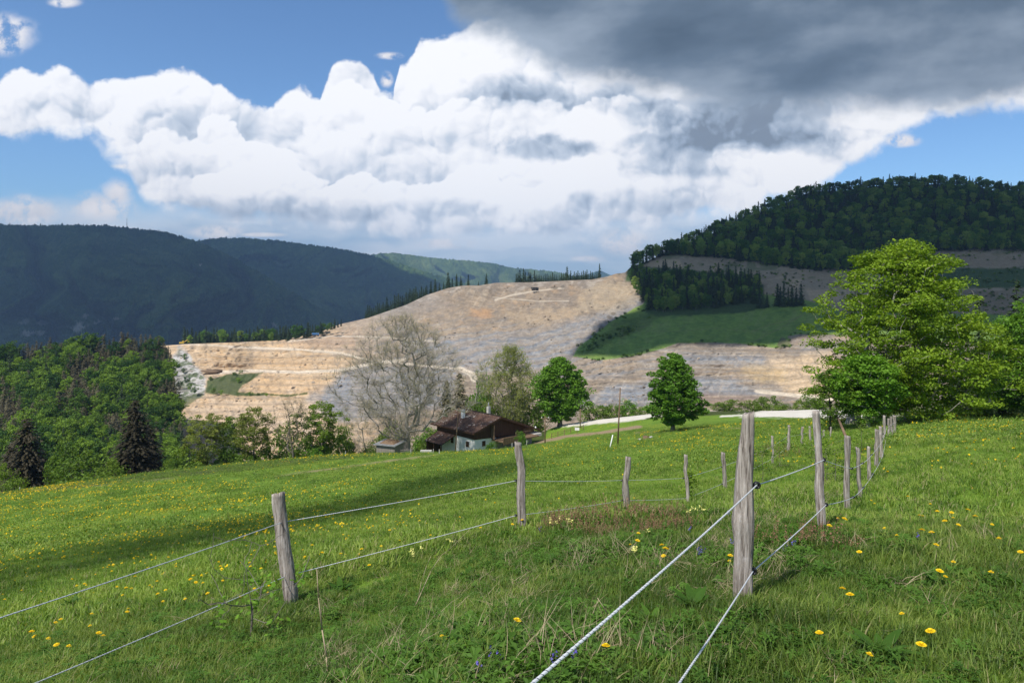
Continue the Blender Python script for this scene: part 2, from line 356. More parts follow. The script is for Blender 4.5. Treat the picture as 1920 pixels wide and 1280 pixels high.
az = np.concatenate([np.linspace(-180, -60, 40)[:-1], np.linspace(-60, -42, 40)[:-1], np.linspace(-42, 42, 880), np.linspace(42, 60, 40)[1:], np.linspace(60, 180, 40)[1:]])
rr = np.concatenate([[0.05, .6], np.geomspace(1.2, 330, 560)])
A, RR = np.meshgrid(np.radians(az), rr); GX = RR*np.sin(A); GY = RR*np.cos(A)
GY = np.where(GY > 0, GY, GY); GZ = H(GX, GY)
GZ = np.where(RR > 300, GZ-ss(RR, 300, 330)*40, GZ)
PX = 960+GX/np.maximum(GY, .3)*FPX; PY = HOR-GZ/np.maximum(GY, .3)*FPX; vis = GY > 0.3
jit = fbm(GX/2.3, GY/2.3, 21, 4)
def lm(pts, w, soft, far=(0, 1e9)):   # ground masks, placed by the ground point they cover
    return ss(-(dline(PX, PY*3, [(a, b*3) for a, b in pts])/3-w+jit*soft), -soft, soft)*vis*(RR > far[0])*(RR < far[1])
path = np.maximum(lm([(520,893),(600,882),(700,868),(760,860),(800,855),(822,852)], 1.2, 2.6, (60, 400))*.8, lm([(1006,830),(1060,818),(1130,811),(1196,800)], 2.6, 1.2, (70, 400)))
path = np.maximum(path, 0.55*lm([(0,922),(130,914),(260,902),(330,896)], 1.6, 2.0, (60, 400)))
path = np.maximum(path, 0.75*lm([(1290,802),(1350,803),(1400,802),(1470,799)], 1.3, 1.6, (60, 400)))
path = np.maximum(path, 0.8*lm([(1196,811),(1230,811)], 1.6, 1.4, (60, 400)))
road = ss(sdpoly(PX, PY, [(1030,801),(1060,790),(1120,784),(1180,776),(1225,770),(1240,780),(1180,790),(1120,795),(1060,800)])+jit*2.5, -1, 1.2)*(RR > 110)
road = np.maximum(road, ss(sdpoly(PX, PY, [(1350,781),(1400,775),(1450,766),(1500,757),(1560,750),(1700,752),(1700,792),(1560,788),(1480,783),(1400,781)])+jit*3.5, -1, 1.2)*(RR > 90))*vis
road = road*(GY > 0)
rough_veg = ss(sdpoly(PX, PY, [(560,1300),(640,1180),(800,1060),(960,985),(1100,965),(1350,950),(1450,900),(1500,820),(1560,800),(1600,810),(1640,860),(1560,1000),(1480,1110),(1100,1300)])+jit*25, -20, 20)*vis
dry = ss(fbm(GX/0.5, GY/0.5, 31, 3), .30, .62)*ss(-RR, -9, -7)*0.9*np.clip(rough_veg+.15, 0, 1)
wild = 1-ss(-(RR-0), -1e9, -1e9)
beyond = ss(-sdpoly(PX, PY, [(-900,960),(0,929),(200,908),(450,884),(640,861),(780,850),(1020,825),(1030,798),(1350,778),(1920,772),(3000,780),(3000,1400),(-900,1400)]), -1, 2)*vis*(RR > 50)
V = np.stack([GX, GY, GZ], -1).reshape(-1, 3)
def meadow_mat():
    m, t, p, o = mat_new('meadow_grass'); v = obj_co(t)
    big = noise(v, .05, 4, .6); mid = noise(v, .45, 4, .6); fine = noise(obj_co(t, (1, .45, 1)), 5, 5, .7); lush = noise(v, .13, 3, .5)
    c = ramp(t, (mid*.45+fine*.55), [(.32, (.07,.13,.014)), (.48, (.13,.225,.026)), (.62, (.19,.29,.036)), (.75, (.26,.33,.06))])
    c = mixc(sstep(big, .45, .66)*0.5, c, (.15,.21,.03)); c = mixc(sstep(lush, .5, .7)*.45, c, (.055,.15,.015))
    # dandelions seen from afar
    fl = noise(v, 3.3, 2, .9); fd = noise(v, .09, 3, .6); y = sstep(fl+(fd-.5)*.55, .64, .71)*E(attr(t, 'flowers', 'Fac'))
    c = mixc(y*.85, c, (.56,.45,.02))
    c = mixc(E(attr(t, 'dry', 'Fac')), c, ramp(t, fine, [(.3, (.12,.085,.045)), (.7, (.34,.26,.15))]))
    c = mixc(E(attr(t, 'scrub', 'Fac')), c, ramp(t, mid, [(.3, (.03,.05,.012)), (.7, (.09,.11,.03))]))
    c = mixc(E(attr(t, 'path', 'Fac')), c, ramp(t, fine, [(.3, (.20,.15,.08)), (.7, (.42,.31,.20))]))
    c = mixc(E(attr(t, 'road', 'Fac')), c, ramp(t, noise(obj_co(t, (.4, 1.6, 1)), .9, 6, .7), [(.3, (.52,.47,.40)), (.7, (.84,.79,.70))]))
    t.links.new(c, p.inputs['Base Color']); p.inputs['Roughness'].default_value = .9; p.inputs['Specular IOR Level'].default_value = .1
    bump(t, p, fine, .5, .05)
    return m
rf = RR.ravel()
flow = ss(rf, 14, 34)*(1-path.ravel())*(1-road.ravel())*ss(rf, 1, 2)
me = new_mesh('meadow', V, grid_faces(*GX.shape), meadow_mat(), True, {'path': path.ravel(), 'road': road.ravel(), 'dry': dry.ravel(), 'scrub': beyond.ravel()*(1-road.ravel()), 'flowers': flow})
tag(link('ground', me), kind='structure')
# ------------------------------------------------------------------ far ground to the horizon
m, t, p, o = mat_new('valley_floor'); v = obj_co(t)
t.links.new(ramp(t, noise(v, .01, 5, .6), [(.35, (.03,.055,.02)), (.65, (.07,.10,.035))]), p.inputs['Base Color'])
g = 14000; me = new_mesh('valley', [(-g,-g,-400),(g,-g,-400),(g,g,-400),(-g,g,-400)], [(0,1,2,3)], m)
tag(link('terrain', me), kind='structure')
# ------------------------------------------------------------------ hillsides
def hillside(name, pxs, ytop, ybot, rows, dfun, mat, disp=None, color=None, backstep=40, backdrop=18, kind='structure'):
    pxs = np.asarray(pxs, float); yt = ytop(pxs); yb = ybot(pxs); tt = np.linspace(0, 1, rows)[:, None]
    PYg = yb[None]+(yt-yb)[None]*tt; PXg = np.broadcast_to(pxs[None], PYg.shape)
    D = dfun(PXg, PYg); P = np.stack([(PXg-960)/FPX*D, D, (HOR-PYg)/FPX*D], -1)
    if disp is not None: P = disp(P, PXg, PYg, D)
    back = [P]; last = P[-1]
    for k in range(1, 7):
        q = last.copy(); dirn = q[:, :2]/np.linalg.norm(q[:, :2], axis=1)[:, None]
        q[:, :2] += dirn*backstep*k; q[:, 2] -= backdrop*k**1.3; back.append(q[None])
    VV = np.concatenate([P]+back[1:], 0); at = {}
    if color is not None:
        c = color(PXg, PYg, P); at['col'] = np.concatenate([c]+[c[-1:]]*6, 0).reshape(-1, 3)
    me = new_mesh(name, VV.reshape(-1, 3), grid_faces(*VV.shape[:2]), mat, True, at)
    return tag(link(name, me), kind=kind)
def interp(pts):
    pts = sorted(pts); xs = [a for a, b in pts]; ys = [b for a, b in pts]
    return lambda x: np.interp(x, xs, ys)
# --- the quarry face and the wooded hill to its right
QD = [(280,900,430),(320,830,440),(400,800,470),(500,800,480),(640,780,480),(800,760,470),(960,750,455),(1100,745,450),(1300,745,440),(1500,740,400),(1600,740,380),(1900,760,330),(2150,760,320),
 (340,640,650),(340,720,560),(420,690,590),(420,660,615),(560,690,590),(560,650,630),(500,640,660),(640,605,700),(750,570,710),(880,535,705),(1000,528,705),(1140,512,700),(1200,525,660),(1210,575,590),(1080,672,500),(1235,655,500),(1300,643,500),(1450,650,490),(1560,625,480),
 (700,690,560),(860,650,570),(1000,600,610),(1000,690,500),(1500,570,570),(1200,600,570),(1300,560,610),(1750,470,760),(1920,470,760),(1700,600,480),(1920,620,440),(1180,500,740),(1280,482,770),(1440,498,720),(1540,508,720),(1640,505,730),
 (1180,490,800),(1300,450,900),(1450,400,950),(1600,370,980),(1750,345,1000),(1920,350,1000),(2150,360,1000),(2150,470,740),(200,640,650),(200,900,430),(1450,450,820),(1700,420,840),(1900,420,840)]
_q = np.array(QD, float); Qf = TPS(_q[:, :2]/100, np.log(_q[:, 2]), .02)
def Qd(px, py): return np.exp(Qf(np.asarray(px)/100.0, np.asarray(py)/100.0))
qtop = interp([(250,655),(300,648),(335,646),(345,645),(430,642),(520,638),(560,631),(600,622),(640,607),(690,596),(730,582),(760,572),(800,553),(840,540),(870,535),(900,535),(930,530),(1000,529),(1060,526),(1110,524),(1140,518),(1155,513),(1172,511),(1185,498),(1200,495),(1230,482),(1270,463),(1330,440),(1400,408),(1470,382),(1500,366),(1530,358),(1580,358),(1640,349),(1700,347),(1760,345),(1820,348),(1870,358),(1920,365),(2000,375),(2200,400)])
qbot = interp([(250,960),(320,900),(700,880),(1100,830),(1500,820),(2200,880)])
BENCH = [([(395,700),(470,697),(560,699),(640,694),(690,682),(760,672)], 3, .030),([(400,660),(560,656),(640,664),(690,678),(860,694),(900,706)], 3, .025),([(330,645),(560,636),(620,631),(760,633)], 3, .02),
 ([(930,560),(960,552),(1000,546),(1060,540)], 3, .022),([(900,555),(1010,566),(1080,563),(1160,560)], 3, .016),([(330,745),(470,742),(560,745),(640,755)], 4, .03),([(1245,662),(1330,657),(1440,664),(1560,660)], 3, .012),([(1180,706),(1310,690),(1400,697),(1470,709),(1560,712)], 4, .018),
 ([(1100,702),(1200,709),(1310,706),(1380,712),(1430,733)], 3, .012),([(780,700),(900,672),(1060,640),(1180,610)], 3, .008),([(800,670),(930,640),(1080,612),(1190,585)], 3, .008),([(1520,545),(1600,553),(1700,560),(1800,566)], 3, .02),([(1650,478),(1780,476),(2100,478)], 3, .012),([(1700,500),(2100,502)], 3, .012)]
def qdisp(P, px, py, D):
    x, y, z = P[..., 0], P[..., 1], P[..., 2]
    rockm = np.clip(1-qveg(px, py), 0, 1)
    e = fbm(x/60, y/60, 40, 4)*.010+fbm(x/16, z/7, 41, 4)*.0030*rockm
    wx = px+fbm(px/55., py/35., 44, 3)*26; wy = py+fbm(px/50., py/40., 45, 3)*14
    e += (.5-np.abs(fbm(wx/38.0+wy/60., wy/20.0, 42, 4)))*.0080*rockm            # slumps and spoil heaps
    e += np.abs(fbm((px+py*.7)/13.0, py/26.0, 47, 4))*.0028*rockm               # runnels leaning down the face
    ph = (py+px*.22)*.42+fbm(px/70., py/40., 60, 5)*5+(fbm(px/16., py/8., 61, 4))*2; md_ = ss(px, 700, 760)*ss(-px, -1235, -1180)*ss(py, 575, 600)*ss(-py, -712, -700)
    t1 = ph/(2*np.pi); t1 = t1-np.floor(t1); e += -(ss(t1, .0, .45)-t1)*.0075*rockm*md_
    ter = (py+fbm(px/120., py/60., 48, 3)*7)/13.0; t2 = ter-np.floor(ter); e += -(ss(t2, .0, .30)-t2)*.0070*rockm*(1-md_)*ss(py, 640, 655)
    for pts, w, k in BENCH:
        a = np.interp(px[0], [q[0] for q in pts], [q[1] for q in pts]); x0, x1 = pts[0][0], pts[-1][0]
        win = ss(px[0], x0-25, x0+10)*(1-ss(px[0], x1-10, x1+25))
        s = py-(a+fbm(px[0]/20., px[0]*0, 43, 3)*2)[None]
        e = e+win[None]*k*(ss(-s, -w*.5, w*.5)-.5-np.tanh(-s/45)*.5)   # steep wall below, flat terrace, back to the mean
    P = P*(1+e)[..., None]
    P[..., 0] = (px-960)/FPX*P[..., 1]
    return P
GREEN = [(1075,668),(1085,650),(1110,632),(1140,606),(1165,592),(1205,570),(1222,552),(1300,552),(1420,550),(1510,562),(1548,573),(1590,590),(1700,585),(1900,590),(2300,600),(2300,640),(1700,640),(1640,628),(1560,627),(1500,626),(1477,630),(1484,650),(1450,652),(1400,645),(1340,642),(1270,643),(1238,655),(1180,668),(1120,675)]
WOOD = [(1160,515),(1175,500),(1210,484),(1260,477),(1300,480),(1360,484),(1440,495),(1520,506),(1580,506),(1640,503),(1700,480),(1740,467),(1920,468),(2300,470),(2300,300),(1100,300)]
GROVE = [(1172,528),(1178,497),(1250,500),(1330,510),(1410,520),(1432,535),(1435,578),(1410,582),(1360,590),(1300,592),(1240,594),(1208,588),(1216,560),(1214,545),(1195,532)]
VPATCH = [(384,738),(388,712),(440,700),(492,698),(455,722),(446,736),(500,738),(490,742)]
def qveg(px, py):
    n = fbm(px/14., py/9., 50, 4)*5
    v = ss(sdpoly(px, py, GREEN)+n*.6, -1.5, 1.5); v = np.maximum(v, ss(sdpoly(px, py, WOOD)+n, -2, 3)); v = np.maximum(v, ss(sdpoly(px, py, GROVE)+n, -2, 3))
    v = np.maximum(v, ss(sdpoly(px, py, VPATCH)+n*.8, -2, 2)); return v
def wv(a, b, k, sd): return a+fbm(a/60., b/40., sd, 3)*k
def qcolor(px, py, P):
    x, y, z = P[..., 0], P[..., 1], P[..., 2]
    n1 = fbm(px/70., py/40., 60, 5); n2 = fbm(px/16., py/8., 61, 4); n3 = fbm((px+py*.5)/6., py/22., 62, 4); n4 = fbm(px/200., py/5., 63, 3)
    def C(*c): return np.array(c)
    c = C(.285,.220,.160)*np.ones(px.shape+(3,))  # dark base: the middle's soft cloud shade is put into the colour
    def put(m, col): nonlocal c; c = c*(1-m[..., None])+np.asarray(col)*m[..., None]
    put(ss(n1, -.1, .55)*.6, C(.35,.27,.19)); put(ss(-n1, 0, .5)*.55, C(.22,.18,.145)); put(ss(n2, .2, .6)*.40, C(.42,.26,.14)); put(ss(-n2, .1, .6)*.5, C(.215,.185,.16))
    # warm, sandy western half
    west = 1-ss(px, 600, 760); put(west*.8, C(.64,.45,.27)); put(west*ss(n2+n1*.5, .1, .6)*.5, C(.62,.38,.17)); put(west*ss(-n2, .2, .6)*.4, C(.66,.54,.42))
    put(ss(sdpoly(px, py, [(560,640),(640,606),(760,575),(760,660),(700,680),(640,665)])+n1*20, -12, 12)*.55, C(.33,.26,.21))
    # grey-blue marl
    n5 = n2*7+n1*12+n3*2
    for poly, k in (([(640,690),(720,680),(850,690),(850,760),(640,790),(600,745)], .75),([(760,650),(900,628),(1010,620),(1080,600),(1200,560),(1210,580),(1150,605),(1100,640),(1075,672),(1000,700),(880,700),(800,680)], .62),
                    ([(745,515+100),(800,640),(880,645),(820,660),(760,655)], .5),([(690,560),(790,552),(840,560),(760,585),(700,590)], .28),([(1245,663),(1330,661),(1410,668),(1490,668),(1488,684),(1400,683),(1300,681),(1250,684)], .85),
                    ([(1000,705),(1110,700),(1170,694),(1200,700),(1170,707),(1100,712)], .5),([(1130,722),(1310,706),(1370,712),(1432,735),(1440,742),(1300,745),(1130,750)], .85),([(1060,742),(1190,738),(1220,760),(1060,765)], .7),([(1500,650),(1580,648),(1600,658),(1500,660)], .6),([(1330,642),(1560,630),(1560,640),(1400,652),(1250,655)], .22),([(590,720),(660,700),(650,790),(600,780),(570,750)], .65)):
        put(ss(sdpoly(px, py, poly)+n5, -7, 8)*k, C(.205,.228,.262))
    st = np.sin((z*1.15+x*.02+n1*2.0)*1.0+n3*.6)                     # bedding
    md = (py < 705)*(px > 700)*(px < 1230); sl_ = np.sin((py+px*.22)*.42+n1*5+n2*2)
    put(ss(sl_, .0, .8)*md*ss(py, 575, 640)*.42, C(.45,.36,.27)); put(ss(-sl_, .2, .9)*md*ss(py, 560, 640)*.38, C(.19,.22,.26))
    rt = ss(px, 1180, 1240)*ss(py, 640, 660)
    put(ss(np.sin(py*.75+n1*4), .2, .95)*rt*.45, C(.22,.22,.225)); put(ss(n4, .1, .5)*rt*.35, C(.42,.40,.38))
    put(ss(sdpoly(px, py, [(1440,668),(1560,660),(1600,700),(1560,745),(1480,745),(1455,720)])+n5, -10, 10)*.8, C(.62,.45,.28)); put(ss(sdpoly(px, py, [(1395,690),(1470,690),(1478,715),(1420,715)])+n5, -8, 8)*.55, C(.50,.35,.17))
    put(ss(sdpoly(px, py, [(1310,735),(1440,742),(1420,765),(1310,768)])+n5*.5, -5, 5)*.7, C(.27,.19,.15))
    put(ss(n3, .15, .6)*.28, C(.50,.42,.33)); put(ss(-n3, .25, .6)*.25, C(.25,.22,.2))
    n6 = fbm(wv(px, py, 30, 51)/9.0, wv(py, px, 12, 52)/3.2, 64, 4); n7 = fbm((px*.35+py)/7., (py-px*.25)/2.2, 65, 4); rk = 1-qveg(px, py)
    c = c*(1+rk*(.20*n6+.20*n7))[..., None]
    put(rk*ss(n6+n1*.5, .25, .5)*.18, C(.47,.30,.16)); put(rk*ss(-n6*.6-n7*.6, .22, .45)*.25, C(.19,.16,.135))
    for poly, col, k in (([(345,667),(450,669),(560,668),(650,673),(600,688),(470,693),(360,694)], C(.52,.35,.20), .6),([(455,712),(500,703),(640,700),(600,735),(500,736),(450,730)], C(.58,.39,.22), .55),([(330,790),(400,748),(520,752),(600,748),(600,800),(420,820)], C(.68,.52,.37), .5),([(520,640),(640,622),(680,640),(640,658),(560,650)], C(.43,.28,.18), .5),
                         ([(600,620),(640,606),(735,583),(830,548),(800,575),(700,610)], C(.36,.28,.21), .5),([(700,575),(790,560),(860,572),(800,590),(720,592)], C(.24,.21,.185), .5),([(885,580),(925,578),(920,600),(890,598)], C(.45,.25,.12), .6),([(950,585),(1050,575),(1100,590),(1000,612),(960,605)], C(.42,.31,.20), .45),([(1100,530),(1200,528),(1205,560),(1150,590),(1080,580)], C(.43,.34,.235), .5)):
        put(rk*ss(sdpoly(px, py, poly)+n2*8+n6*6, -6, 7)*k, col)
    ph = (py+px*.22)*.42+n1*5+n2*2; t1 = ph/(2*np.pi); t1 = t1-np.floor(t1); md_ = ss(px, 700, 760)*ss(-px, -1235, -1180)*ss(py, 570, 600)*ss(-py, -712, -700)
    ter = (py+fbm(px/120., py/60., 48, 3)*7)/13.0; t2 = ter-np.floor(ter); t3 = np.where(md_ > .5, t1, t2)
    put(rk*ss(t3, .05, .2)*ss(-t3, -.55, -.40)*ss(py, 575, 640)*(.35+.65*vn2(px/30., py/6., 66))*.46, C(.215,.180,.150)); put(rk*ss(t3, .70, .85)*ss(py, 575, 640)*(.2+.8*vn2(px/24., py/6., 67))*.46, C(.46,.38,.29))  # weathered faces darkened, dusty flats paled: relief shading put into the colour
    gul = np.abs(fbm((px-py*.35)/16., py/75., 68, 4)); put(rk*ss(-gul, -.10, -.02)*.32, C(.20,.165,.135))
    top_ = ss(-(py-qtop(px)-10+n2*8), -8, 8)*ss(px, 640, 740)*(1-ss(px, 1120, 1160)); put(top_*.45, C(.24,.205,.175)); put(top_*ss(n6, .0, .35)*.4, C(.46,.41,.36))
    # haul roads, fine pale gravel
    for pts, w, k in (([(395,699),(470,695),(560,698),(640,694),(690,683),(760,674)], 2.6, .9),([(430,650),(560,655),(640,662),(690,675),(860,692),(890,704)], 2.0, .85),([(540,640),(620,630),(720,632),(820,640)], 1.5, .7),
                      ([(930,562),(960,553),(1000,546),(1055,540)], 1.5, .6),([(925,557),(1010,565),(1065,564)], 1.2, .45),([(860,690),(884,700),(890,712)], 4, .8),([(1420,733),(1500,742),(1560,748)], 3.5, .8),([(1520,546),(1600,554),(1700,560)], 1.2, .7),([(1650,478),(1780,477),(2100,480)], 1.0, .4),([(330,645),(400,647),(440,650)], 1.5, .6)):
        put(ss(-(dline(px, py*1.6, [(a, b*1.6) for a, b in pts])/1.6-w+n2*.8), -.8, .8)*k, C(.66,.56,.44))
    # pale crags at the left end
    put(ss(sdpoly(px, py, [(335,650),(352,662),(388,710),(384,742),(330,760),(300,735),(305,700),(325,670)])+n2*8, -4, 4), C(.50,.47,.44)); put(ss(sdpoly(px, py, [(335,655),(352,662),(380,720),(330,750),(305,700)])+n2*4, -4, 4)*ss(-n2+n3*.5, .1, .4)*.7, C(.13,.15,.08)); cg = ss(sdpoly(px, py, [(335,650),(352,662),(388,710),(384,742),(330,760),(300,735),(305,700),(325,670)])+n2*8, -4, 4); put(cg*ss(n6+n7, .1, .45)*.8, C(.22,.20,.175)); put(cg*ss(-n6-n2*.6, .15, .4)*.8, C(.08,.11,.04))
    # old slopes above the green: brown scrub with bare scars
    sc = ss(sdpoly(px, py, [(1190,500),(1260,476),(1450,488),(1640,498),(1740,465),(2300,460),(2300,600),(1900,590),(1640,590),(1548,573),(1510,562),(1420,550),(1222,552),(1195,520)])+n2*3, -3, 4)
    put(sc, C(.36,.28,.20)); put(sc*ss(n2+n1*.5, .1, .6)*.7, C(.14,.165,.075)); put(sc*ss(-n2+n3*.3, .15, .6)*.5, C(.36,.29,.22))
    for poly, k in (([(1213,492),(1232,487),(1275,487),(1282,502),(1270,510),(1215,512)], .9),([(1338,500),(1352,500),(1352,514),(1335,508)], .8),([(1380,508),(1392,508),(1388,520),(1378,516)], .8),([(1474,523),(1505,522),(1495,542),(1478,535)], .8),([(1510,541),(1580,543),(1700,556),(1700,572),(1590,568),(1520,563)], .85),([(1440,524),(1480,515),(1470,522)], .6)):
        put(ss(sdpoly(px, py, poly)+n2*2.5, -2, 2)*k, C(.50,.37,.25))
    put(ss(sdpoly(px, py, [(1700,503),(2300,500),(2300,540),(1700,540)])+n2*4, -3, 3), C(.065,.105,.04)); put(ss(sdpoly(px, py, [(1690,545),(2300,540),(2300,600),(1700,600)])+n2*3, -3, 3)*.8, C(.24,.185,.13))
    put(ss(sdpoly(px, py, [(1690,478),(2300,480),(2300,500),(1690,500)])+n2*3, -3, 3)*.7, C(.30,.23,.165))
    # turf
    gr = ss(sdpoly(px, py, GREEN)+n2*1.5+n3*1.0, -1.2, 1.2); put(gr, C(.175,.265,.060)); put(gr*ss(n1, -.2, .4)*.6, C(.230,.310,.070)); put(gr*ss(-n2, .05, .4)*.45, C(.090,.165,.050)); put(gr*ss(n2+n3, .1, .5)*.4, C(.22,.27,.10)); put(gr*ss(fbm(px/8., py/2.5, 71, 4), .1, .4)*.35, C(.085,.15,.045))
    put(gr*ss(sdpoly(px, py, [(1160,600),(1250,570),(1250,590),(1130,650),(1085,668)])+n2*8, -6, 6)*.5, C(.045,.07,.025))
    for pts, w, k in (([(1410,621),(1440,610),(1478,601),(1503,592)], .7, .6),([(1410,643),(1440,626),(1462,616),(1503,591)], .8, .5),([(1160,620),(1270,621),(1340,615),(1440,623)], .6, .35),([(1485,624),(1515,609)], .6, .4),([(1276,618),(1288,608)], .6, .4),([(1163,632),(1180,620),(1215,611),(1245,608)], .6, .35)):
        put(gr*ss(-(dline(px, py, pts)-w), -.9, .6)*k, C(.22,.20,.10))
    # trampled woodland floor
    wd = ss(sdpoly(px, py, WOOD)+n2*4, -2, 3); put(wd, C(.040,.050,.022)); gv = ss(sdpoly(px, py, GROVE)+n2*4, -2, 3); put(gv, C(.06,.095,.035))
    vp = ss(sdpoly(px, py, VPATCH)+n2*3, -2, 2); put(vp, C(.10,.115,.05)); put(vp*ss(n2+n3, .1, .5)*.8, C(.05,.075,.02)); put(ss(-(dline(px, py, [(470,740),(500,739),(540,742),(575,737)])-2+n3*2), -1, 1)*.85, C(.06,.085,.02))
    put(ss(sdpoly(px, py, [(330,745),(380,735),(384,742),(372,748),(345,765),(328,770)])+n2*3, -2, 2)*.8, C(.10,.12,.05))
    put(ss(sdpoly(px, py, [(1465,632),(1484,640),(1478,652),(1455,650)])+n3*3, -2, 2)*.7, C(.12,.09,.07))
    for (a, b, r) in ((1150,588,5),(1160,576,4),(1143,595,5),(1128,613,4),(1192,552,3),(1203,547,4),(1106,569,3),(1092,585,3),(1040,540,6),(1055,538,4)):
        put(ss(-(np.hypot(px-a, (py-b)*1.8)-r+n3*3), -1.5, 1.5)*.75, C(.13,.11,.085))
    return np.clip(c, .01, .9)
def rock_mat():
    m, t, p, o = mat_new('quarry_rock'); v = obj_co(t); a = attr(t, 'col')
    f = noise(v, .22, 6, .68); f2 = noise(obj_co(t, (1, 1, 3.2)), .55, 5, .7)
    k = (f-.5)*.9+(f2-.5)*.8+1.0
    t.links.new(mulc(t, a, k), p.inputs['Base Color']); p.inputs['Roughness'].default_value = .95; p.inputs['Specular IOR Level'].default_value = .1
    bump(t, p, f2+f, .5, 1.8)
    return m
ROCK = rock_mat()
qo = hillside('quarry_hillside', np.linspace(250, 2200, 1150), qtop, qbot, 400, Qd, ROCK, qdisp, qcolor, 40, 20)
# --- wooded slope on the left
LD = [(-200,650,400),(0,655,420),(150,635,440),(340,620,470),(345,650,440),(350,740,370),(330,830,330),(300,900,250),(0,900,230),(0,800,320),(0,720,380),(200,700,400),(200,800,320),(200,900,240),(-200,900,230),(420,625,480),(420,800,330)]
_l = np.array(LD, float); Lf = TPS(_l[:, :2]/100, np.log(_l[:, 2]), .05)
def Ld(px, py): return np.exp(Lf(np.asarray(px)/100.0, np.asarray(py)/100.0))
ltop = interp([(-300,690),(0,680),(60,668),(130,662),(200,655),(260,652),(300,648),(314,652),(324,690),(330,735),(334,790),(336,850),(344,905),(360,960),(430,990)])
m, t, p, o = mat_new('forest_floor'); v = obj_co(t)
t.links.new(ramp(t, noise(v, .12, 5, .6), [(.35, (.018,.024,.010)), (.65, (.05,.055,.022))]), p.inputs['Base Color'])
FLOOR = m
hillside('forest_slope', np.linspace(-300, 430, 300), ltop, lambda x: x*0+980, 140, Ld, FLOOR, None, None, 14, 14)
# --- far ridges
def ridge_mat(name, c1, c2, c3, rock=False):
    m, t, p, o = mat_new(name); v = obj_co(t); f = noise(v, .0035, 6, .65); g = noise(v, .040, 4, .75)
    c = ramp(t, (f-.5)*1.3+(g-.5)*1.0+.5, [(.28, c1), (.5, c2), (.72, c3)]); bump(t, p, g, 1.0, 22); c = mixc(E(attr(t, 'col')), c, (.40,.36,.32)) if rock else c
    t.links.new(c, p.inputs['Base Color']); p.inputs['Specular IOR Level'].default_value = .05; p.inputs['Roughness'].default_value = 1
    return m
def ridge(name, px0, px1, crest, bottom, d0, d1, seed, mat, amp, spur, tree=9, cols=None, rockf=None, rows=260):
    top = interp(crest); bot = interp(bottom); n = cols or int((px1-px0)/1.7)
    def df(px, py):
        t_ = np.clip((bot(px)-py)/(bot(px)-top(px)), 0, 1); s = px/spur+fbm(px/140., py/90., seed, 3)*.9
        return (d0+(d1-d0)*t_**.85)*(1-amp*(1-t_*.75)*(np.abs(fbm(s, py/260., seed+1, 4))*2-.4)*ss(t_, 0, .1))
    def dp(P, px, py, D):
        x, y, z = P[..., 0], P[..., 1], P[..., 2]; k = tree/ D*FPX
        P[..., 2] += (vn2(px*1.1, py*1.6, seed+5)+vn2(px*2.3, py*2.3, seed+6)*.6-.6)*tree*.8      # the canopy's own lumps
        return P
    return hillside(name, np.linspace(px0, px1, n), top, bot, rows, df, mat, dp, rockf, 120, 30)
fm = ridge_mat('far_forest', (.020,.046,.016), (.046,.088,.026), (.100,.145,.040), True)
def crags(px, py, P):
    n = fbm(px/16., py/8., 77, 4); r = np.zeros(px.shape)
    for a, b, w, h in ((80,606,34,8),(150,616,26,9),(60,626,30,7),(215,600,12,8),(160,595,8,5),(375,498,4,2),(515,612,7,5),(185,605,10,5)):
        r = np.maximum(r, ss(1-np.hypot((px-a)/w, (py-b)/h)+n*1.3, .25, .9))
    return np.repeat((r*.75)[..., None], 3, -1)
ridge('far_mountain', -300, 700, [(-300,405),(-60,412),(0,422),(60,424),(130,423),(200,424),(260,430),(310,436),(345,446),(375,456),(430,480),(500,520),(560,556),(620,590),(660,625),(700,660)], [(-300,740),(300,740),(700,740)], 1900, 3300, 91, fm, .30, 130, 22, rockf=crags, rows=300)
fm2 = ridge_mat('far_forest_pale', (.026,.052,.018), (.055,.100,.028), (.12,.165,.045))
ridge('far_ridge', 330, 1010, [(330,462),(372,453),(400,448),(450,447),(520,452),(580,460),(640,468),(690,478),(740,492),(800,512),(860,530),(1010,560)], [(330,640),(1010,640)], 3000, 4400, 101, fm2, .22, 110, 24)
fm3 = ridge_mat('sunny_forest', (.035,.065,.02), (.08,.125,.03), (.16,.20,.055))  # far forest again in lighter tones, its sunlight put into the colour
ridge('distant_ridge', 640, 1160, [(640,490),(690,480),(715,476),(740,475),(780,480),(830,486),(880,490),(920,494),(960,503),(1000,506),(1040,510),(1100,524),(1160,535)], [(640,620),(1160,620)], 4600, 6200, 111, fm3, .2, 80, 24)
ridge('distant_peak', 1000, 1420, [(1000,514),(1040,511),(1075,518),(1100,515),(1118,509),(1126,507),(1140,514),(1160,520),(1250,515),(1420,500)], [(1000,620),(1420,620)], 7500, 8500, 121, fm2, .08, 60, 8)
# ------------------------------------------------------------------ haze: one closed box of thin even air
hz = [(-7000,-500,-410),(7000,-500,-410),(7000,9400,-410),(-7000,9400,-410),(-7000,-500,520),(7000,-500,520),(7000,9400,520),(-7000,9400,520)]
m = bpy.data.materials.new('haze_air'); m.use_nodes = True; t = m.node_tree; t.nodes.clear()
o = t.nodes.new('ShaderNodeOutputMaterial'); v = t.nodes.new('ShaderNodeVolumePrincipled'); v.inputs['Color'].default_value = (.42,.66,1,1)
v.inputs['Density'].default_value = HAZE = 0.00009; v.inputs['Anisotropy'].default_value = .2
t.links.new(v.outputs[0], o.inputs['Volume'])
me = new_mesh('haze', hz, [(0,3,2,1),(4,5,6,7),(0,1,5,4),(1,2,6,5),(2,3,7,6),(3,0,4,7)], m); tag(link('haze', me), kind='stuff')
